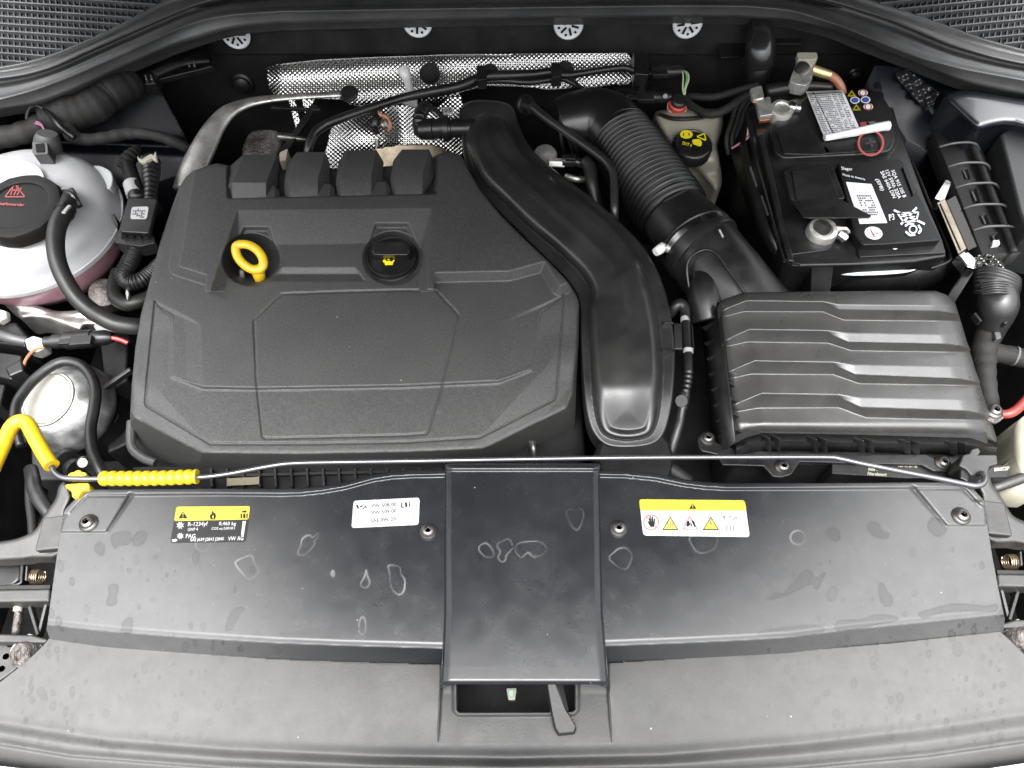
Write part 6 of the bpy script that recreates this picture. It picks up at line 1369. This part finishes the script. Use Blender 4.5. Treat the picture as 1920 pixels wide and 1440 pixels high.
# ================================================================== front corner brackets
M_DUSTY = mat('dusty_plastic', (.018, .0175, .017), .48, bump=[(900, .3, .0008), (150, .15, .001)], var=(22, .25), dust=((.055, .052, .046), .5, 14))
def corner(s, label_side):
    X = (lambda x: x) if s < 0 else (lambda x: 1920-x+44)
    dy = 0 if s < 0 else -28
    def P(pts): return [(X(a), b+dy) for a, b in pts]
    t = thing('headlamp_bracket', f'dust-covered grey plastic headlamp bracket at the {label_side} end of the front panel', 'bracket', (X(60), 1010+dy, -.08), 'brackets at the panel ends')
    poly = smooth_poly(P([(-60, 1022), (0, 1015), (30, 1010), (60, 998), (72, 985), (80, 970), (90, 955), (104, 935), (110, 912), (122, 904), (134, 930), (124, 955), (122, 975), (112, 1040), (60, 1046), (30, 1050), (-60, 1050)]), 3)
    vf, _ = hfield(poly, lambda x, y: -.030-.00012*(y-dy-950)+.006*ss(x*(-s)+(0 if s < 0 else 0), -9e9, -8e9)*0+.004*rnd(ramp(SD(x, y, poly), 0, 6)), 3, .02)
    obj('arm', vf, M_DUSTY, t, sharp=180)
    pad = rrect(P([(80, 970), (122, 965), (110, 1028), (64, 1033)]), 5)
    obj('pad', slab(pad, -.018, .012), M_DUSTY, t, bevel=.003)
    b = thing('headlamp_rail', f'grey horizontal rail under the {label_side} headlamp bracket', 'rail', (X(40), 1115+dy, -.1), 'rails at the panel ends')
    obj('rail', slab(P([(-60, 1106), (94, 1103), (92, 1128), (-60, 1130)]), -.055, .03), M_DUSTY, b, bevel=.003)
    obj('rail_lip', slab(P([(-60, 1098), (95, 1096), (94, 1104), (-60, 1107)]), -.058, .01), M_BLKM, b, bevel=.001)
    sg = thing('adjuster_spring', f'small coil spring in the dark slot at the {label_side} edge', 'spring', (X(72), 1082+dy, -.12), 'springs beside the headlamps')
    pts = []
    for i in range(60):
        a = i/60*2*math.pi*4; q_ = V((X(62+16*i/60), 1082+dy, -.085)); pts.append((q_[0], q_[1]+.009*math.cos(a), q_[2]+.009*math.sin(a)))
    obj('coil', sweep(pts, [.0011]*60, 8), mat('spring_wire', (.35, .28, .20), .35, .9), sg, sharp=180)
    obj('pin', bar((X(50), 1062+dy, -.07), (X(48), 1088+dy, -.07), 2.5, .004), M_PLG, sg)
    sk = thing('headlamp', f'dark rounded headlamp housing at the {label_side} edge under the bracket', 'headlamp', (X(5), 1075+dy, -.14), 'headlamp housings at the edges')
    obj('housing', slab(smooth_poly(P([(-60, 1052), (10, 1052), (36, 1056), (38, 1080), (28, 1094), (10, 1100), (-60, 1100)]), 4), -.075, .05), M_BLK, sk, bevel=.004, seg=3)
    obj('frame', tube([(X(42), 1050+dy, -.068, 2.5), (X(40), 1082+dy, -.068, 2.5), (X(32), 1096+dy, -.068, 2.5), (X(-40), 1102+dy, -.068, 2.5)], 3, 8), M_DUSTY, sk)
    gr_ = thing('grille_support', f'slotted grey plastic support beside the {label_side} end of the trim', 'support', (X(20), 1230+dy, -.12), 'supports beside the trim')
    obj('beam', slab(P([(-60, 1186), (60, 1190), (90, 1198), (84, 1206), (-60, 1204)]), -.052, .02), M_DUSTY, gr_, bevel=.003)
    obj('plate', slab(P([(-60, 1206), (76, 1204), (66, 1224), (20, 1262), (-20, 1290), (-60, 1300)]), -.075, .01), M_DUSTY, gr_, bevel=.002)
    for (a, q_) in ((19, 1208), (11, 1231), (3, 1254)): obj('slot', lathe([(.0035, .0006), (0, .0006)], V((X(a), q_+dy, -.0745)), (0, 0, 1), 12), M_BLKP, gr_, smooth=False)
    for (a, q0, q1) in ((86, 1130, 1194), (70, 1190, 1136)): obj('strut', bar((X(a), q0+dy, -.07), (X(a-16), q1+dy, -.075), 6, .01), M_DUSTY, gr_, bevel=.001)
    w = thing('trim_bolt', f'weathered bolt with a white washer at the {label_side} end of the trim', 'bolt', (X(42), 1228+dy, -.08), 'bolts at the trim ends')
    obj('washer', lathe([(.0185, 0), (.0185, .003), (.013, .004)], V((X(52), 1220+dy, -.066)), (0, -.2, 1), 8), M_WHTP, w, smooth=False)
    obj('head', lathe([(.016, -.02), (.016, 0), (.013, .005), (.006, .006), (.005, .003), (0, .003)], V((X(42), 1228+dy, -.058)), (-s*-.3, -.3, 1), 26), M_ROUGH, w)
    return t
corner(-1, 'left'); corner(1, 'right')
cb = thing('headlamp_cable', 'grey cable with a pale band in the slot at the left edge', 'cable', (32, 1160, -.1))
obj('cable', tube([(40, 1120, -.08, 7), (35, 1150, -.085, 7), (30, 1190, -.09, 8)], 4, 14), M_ROUGH, cb, sharp=180)
obj('band', tube([(36, 1130, -.08, 8), (33, 1146, -.082, 8)], 1, 14), M_CREAM, cb, sharp=40)
# rod socket and pipe at the right
rk = thing('rod_socket', 'dust-covered grey socket holding the hooked end of the prop rod', 'socket', (1835, 880, -.03))
obj('body', slab([(1798, 872), (1806, 852), (1818, 850), (1822, 842), (1834, 838), (1840, 846), (1836, 852), (1870, 852), (1872, 870), (1856, 874), (1852, 892), (1836, 888), (1822, 892), (1812, 880)], .000, .03), M_DUSTY, rk, bevel=.003)
obj('cheek', slab([(1800, 880), (1812, 876), (1820, 892), (1816, 904), (1800, 896)], -.004, .02), M_BLK, rk, bevel=.002)
st2 = thing('bay_strut', 'grey round strut entering at the right edge behind the panel', 'strut', (1900, 900, -.08))
obj('tube', tube([(1860, 916, -.06, 9), (1890, 906, -.055, 10), (1950, 884, -.05, 10)], 3, 16), M_DUSTY, st2, sharp=180)
# radiator fan shroud in the slot behind the panel
fs = thing('fan_shroud', 'dark ribbed fan shroud in the gap behind the front panel', 'fan shroud', (600, 890, -.12))
obj('plate', slab([(250, 876), (830, 868), (830, 930), (250, 935)], -.055, .02), M_DARK, fs)
for i in range(14):
    x = 395+i*30; obj('fin', bar((x, 878, -.046), (x+2, 912, -.046), 4, .012), M_BLK, fs)
obj('label', flat([[(426, 897), (486, 894), (486, 908), (425, 911)]], lambda x, y: x*0-.046, .003), mat('brown_label', (.09, .08, .05), .6), fs, smooth=False)
obj('rail', bar((260, 895, -.05), (830, 882, -.05), 5, .01), M_BLK, fs)
uc = thing('undercover', 'black curved pipe end below the charge air duct', 'pipe', (1185, 850, -.06))
obj('pipe', lathe([(.05, -.04), (.05, 0), (.045, .008), (0, .012)], V((1190, 862, -.045)), (0, -.25, 1), 40), M_DARK, uc)
obj('pipe', tube([(1230, 866, -.05, 14), (1262, 884, -.055, 14), (1290, 905, -.06, 14)], 4, 16), M_BLKM, uc)
# engine mass in the depths
eg = thing('engine_block', 'dark engine block in the depths under the cover', 'engine', (660, 620, -.3))
obj('block', box_world(-.42, .10, -.08, .42, -.33, -.075), M_DARK, eg, bevel=.02)
obj('head', box_world(-.30, .16, .30, .52, -.30, -.095), M_DARK, eg, bevel=.02)
gx_ = thing('gearbox', 'dark gearbox casting deep in the gap between duct and air box', 'gearbox', (1290, 700, -.3))
obj('casing', box_world(.12, .46, -.10, .40, -.34, -.17), M_DARK, gx_, bevel=.03, seg=4)
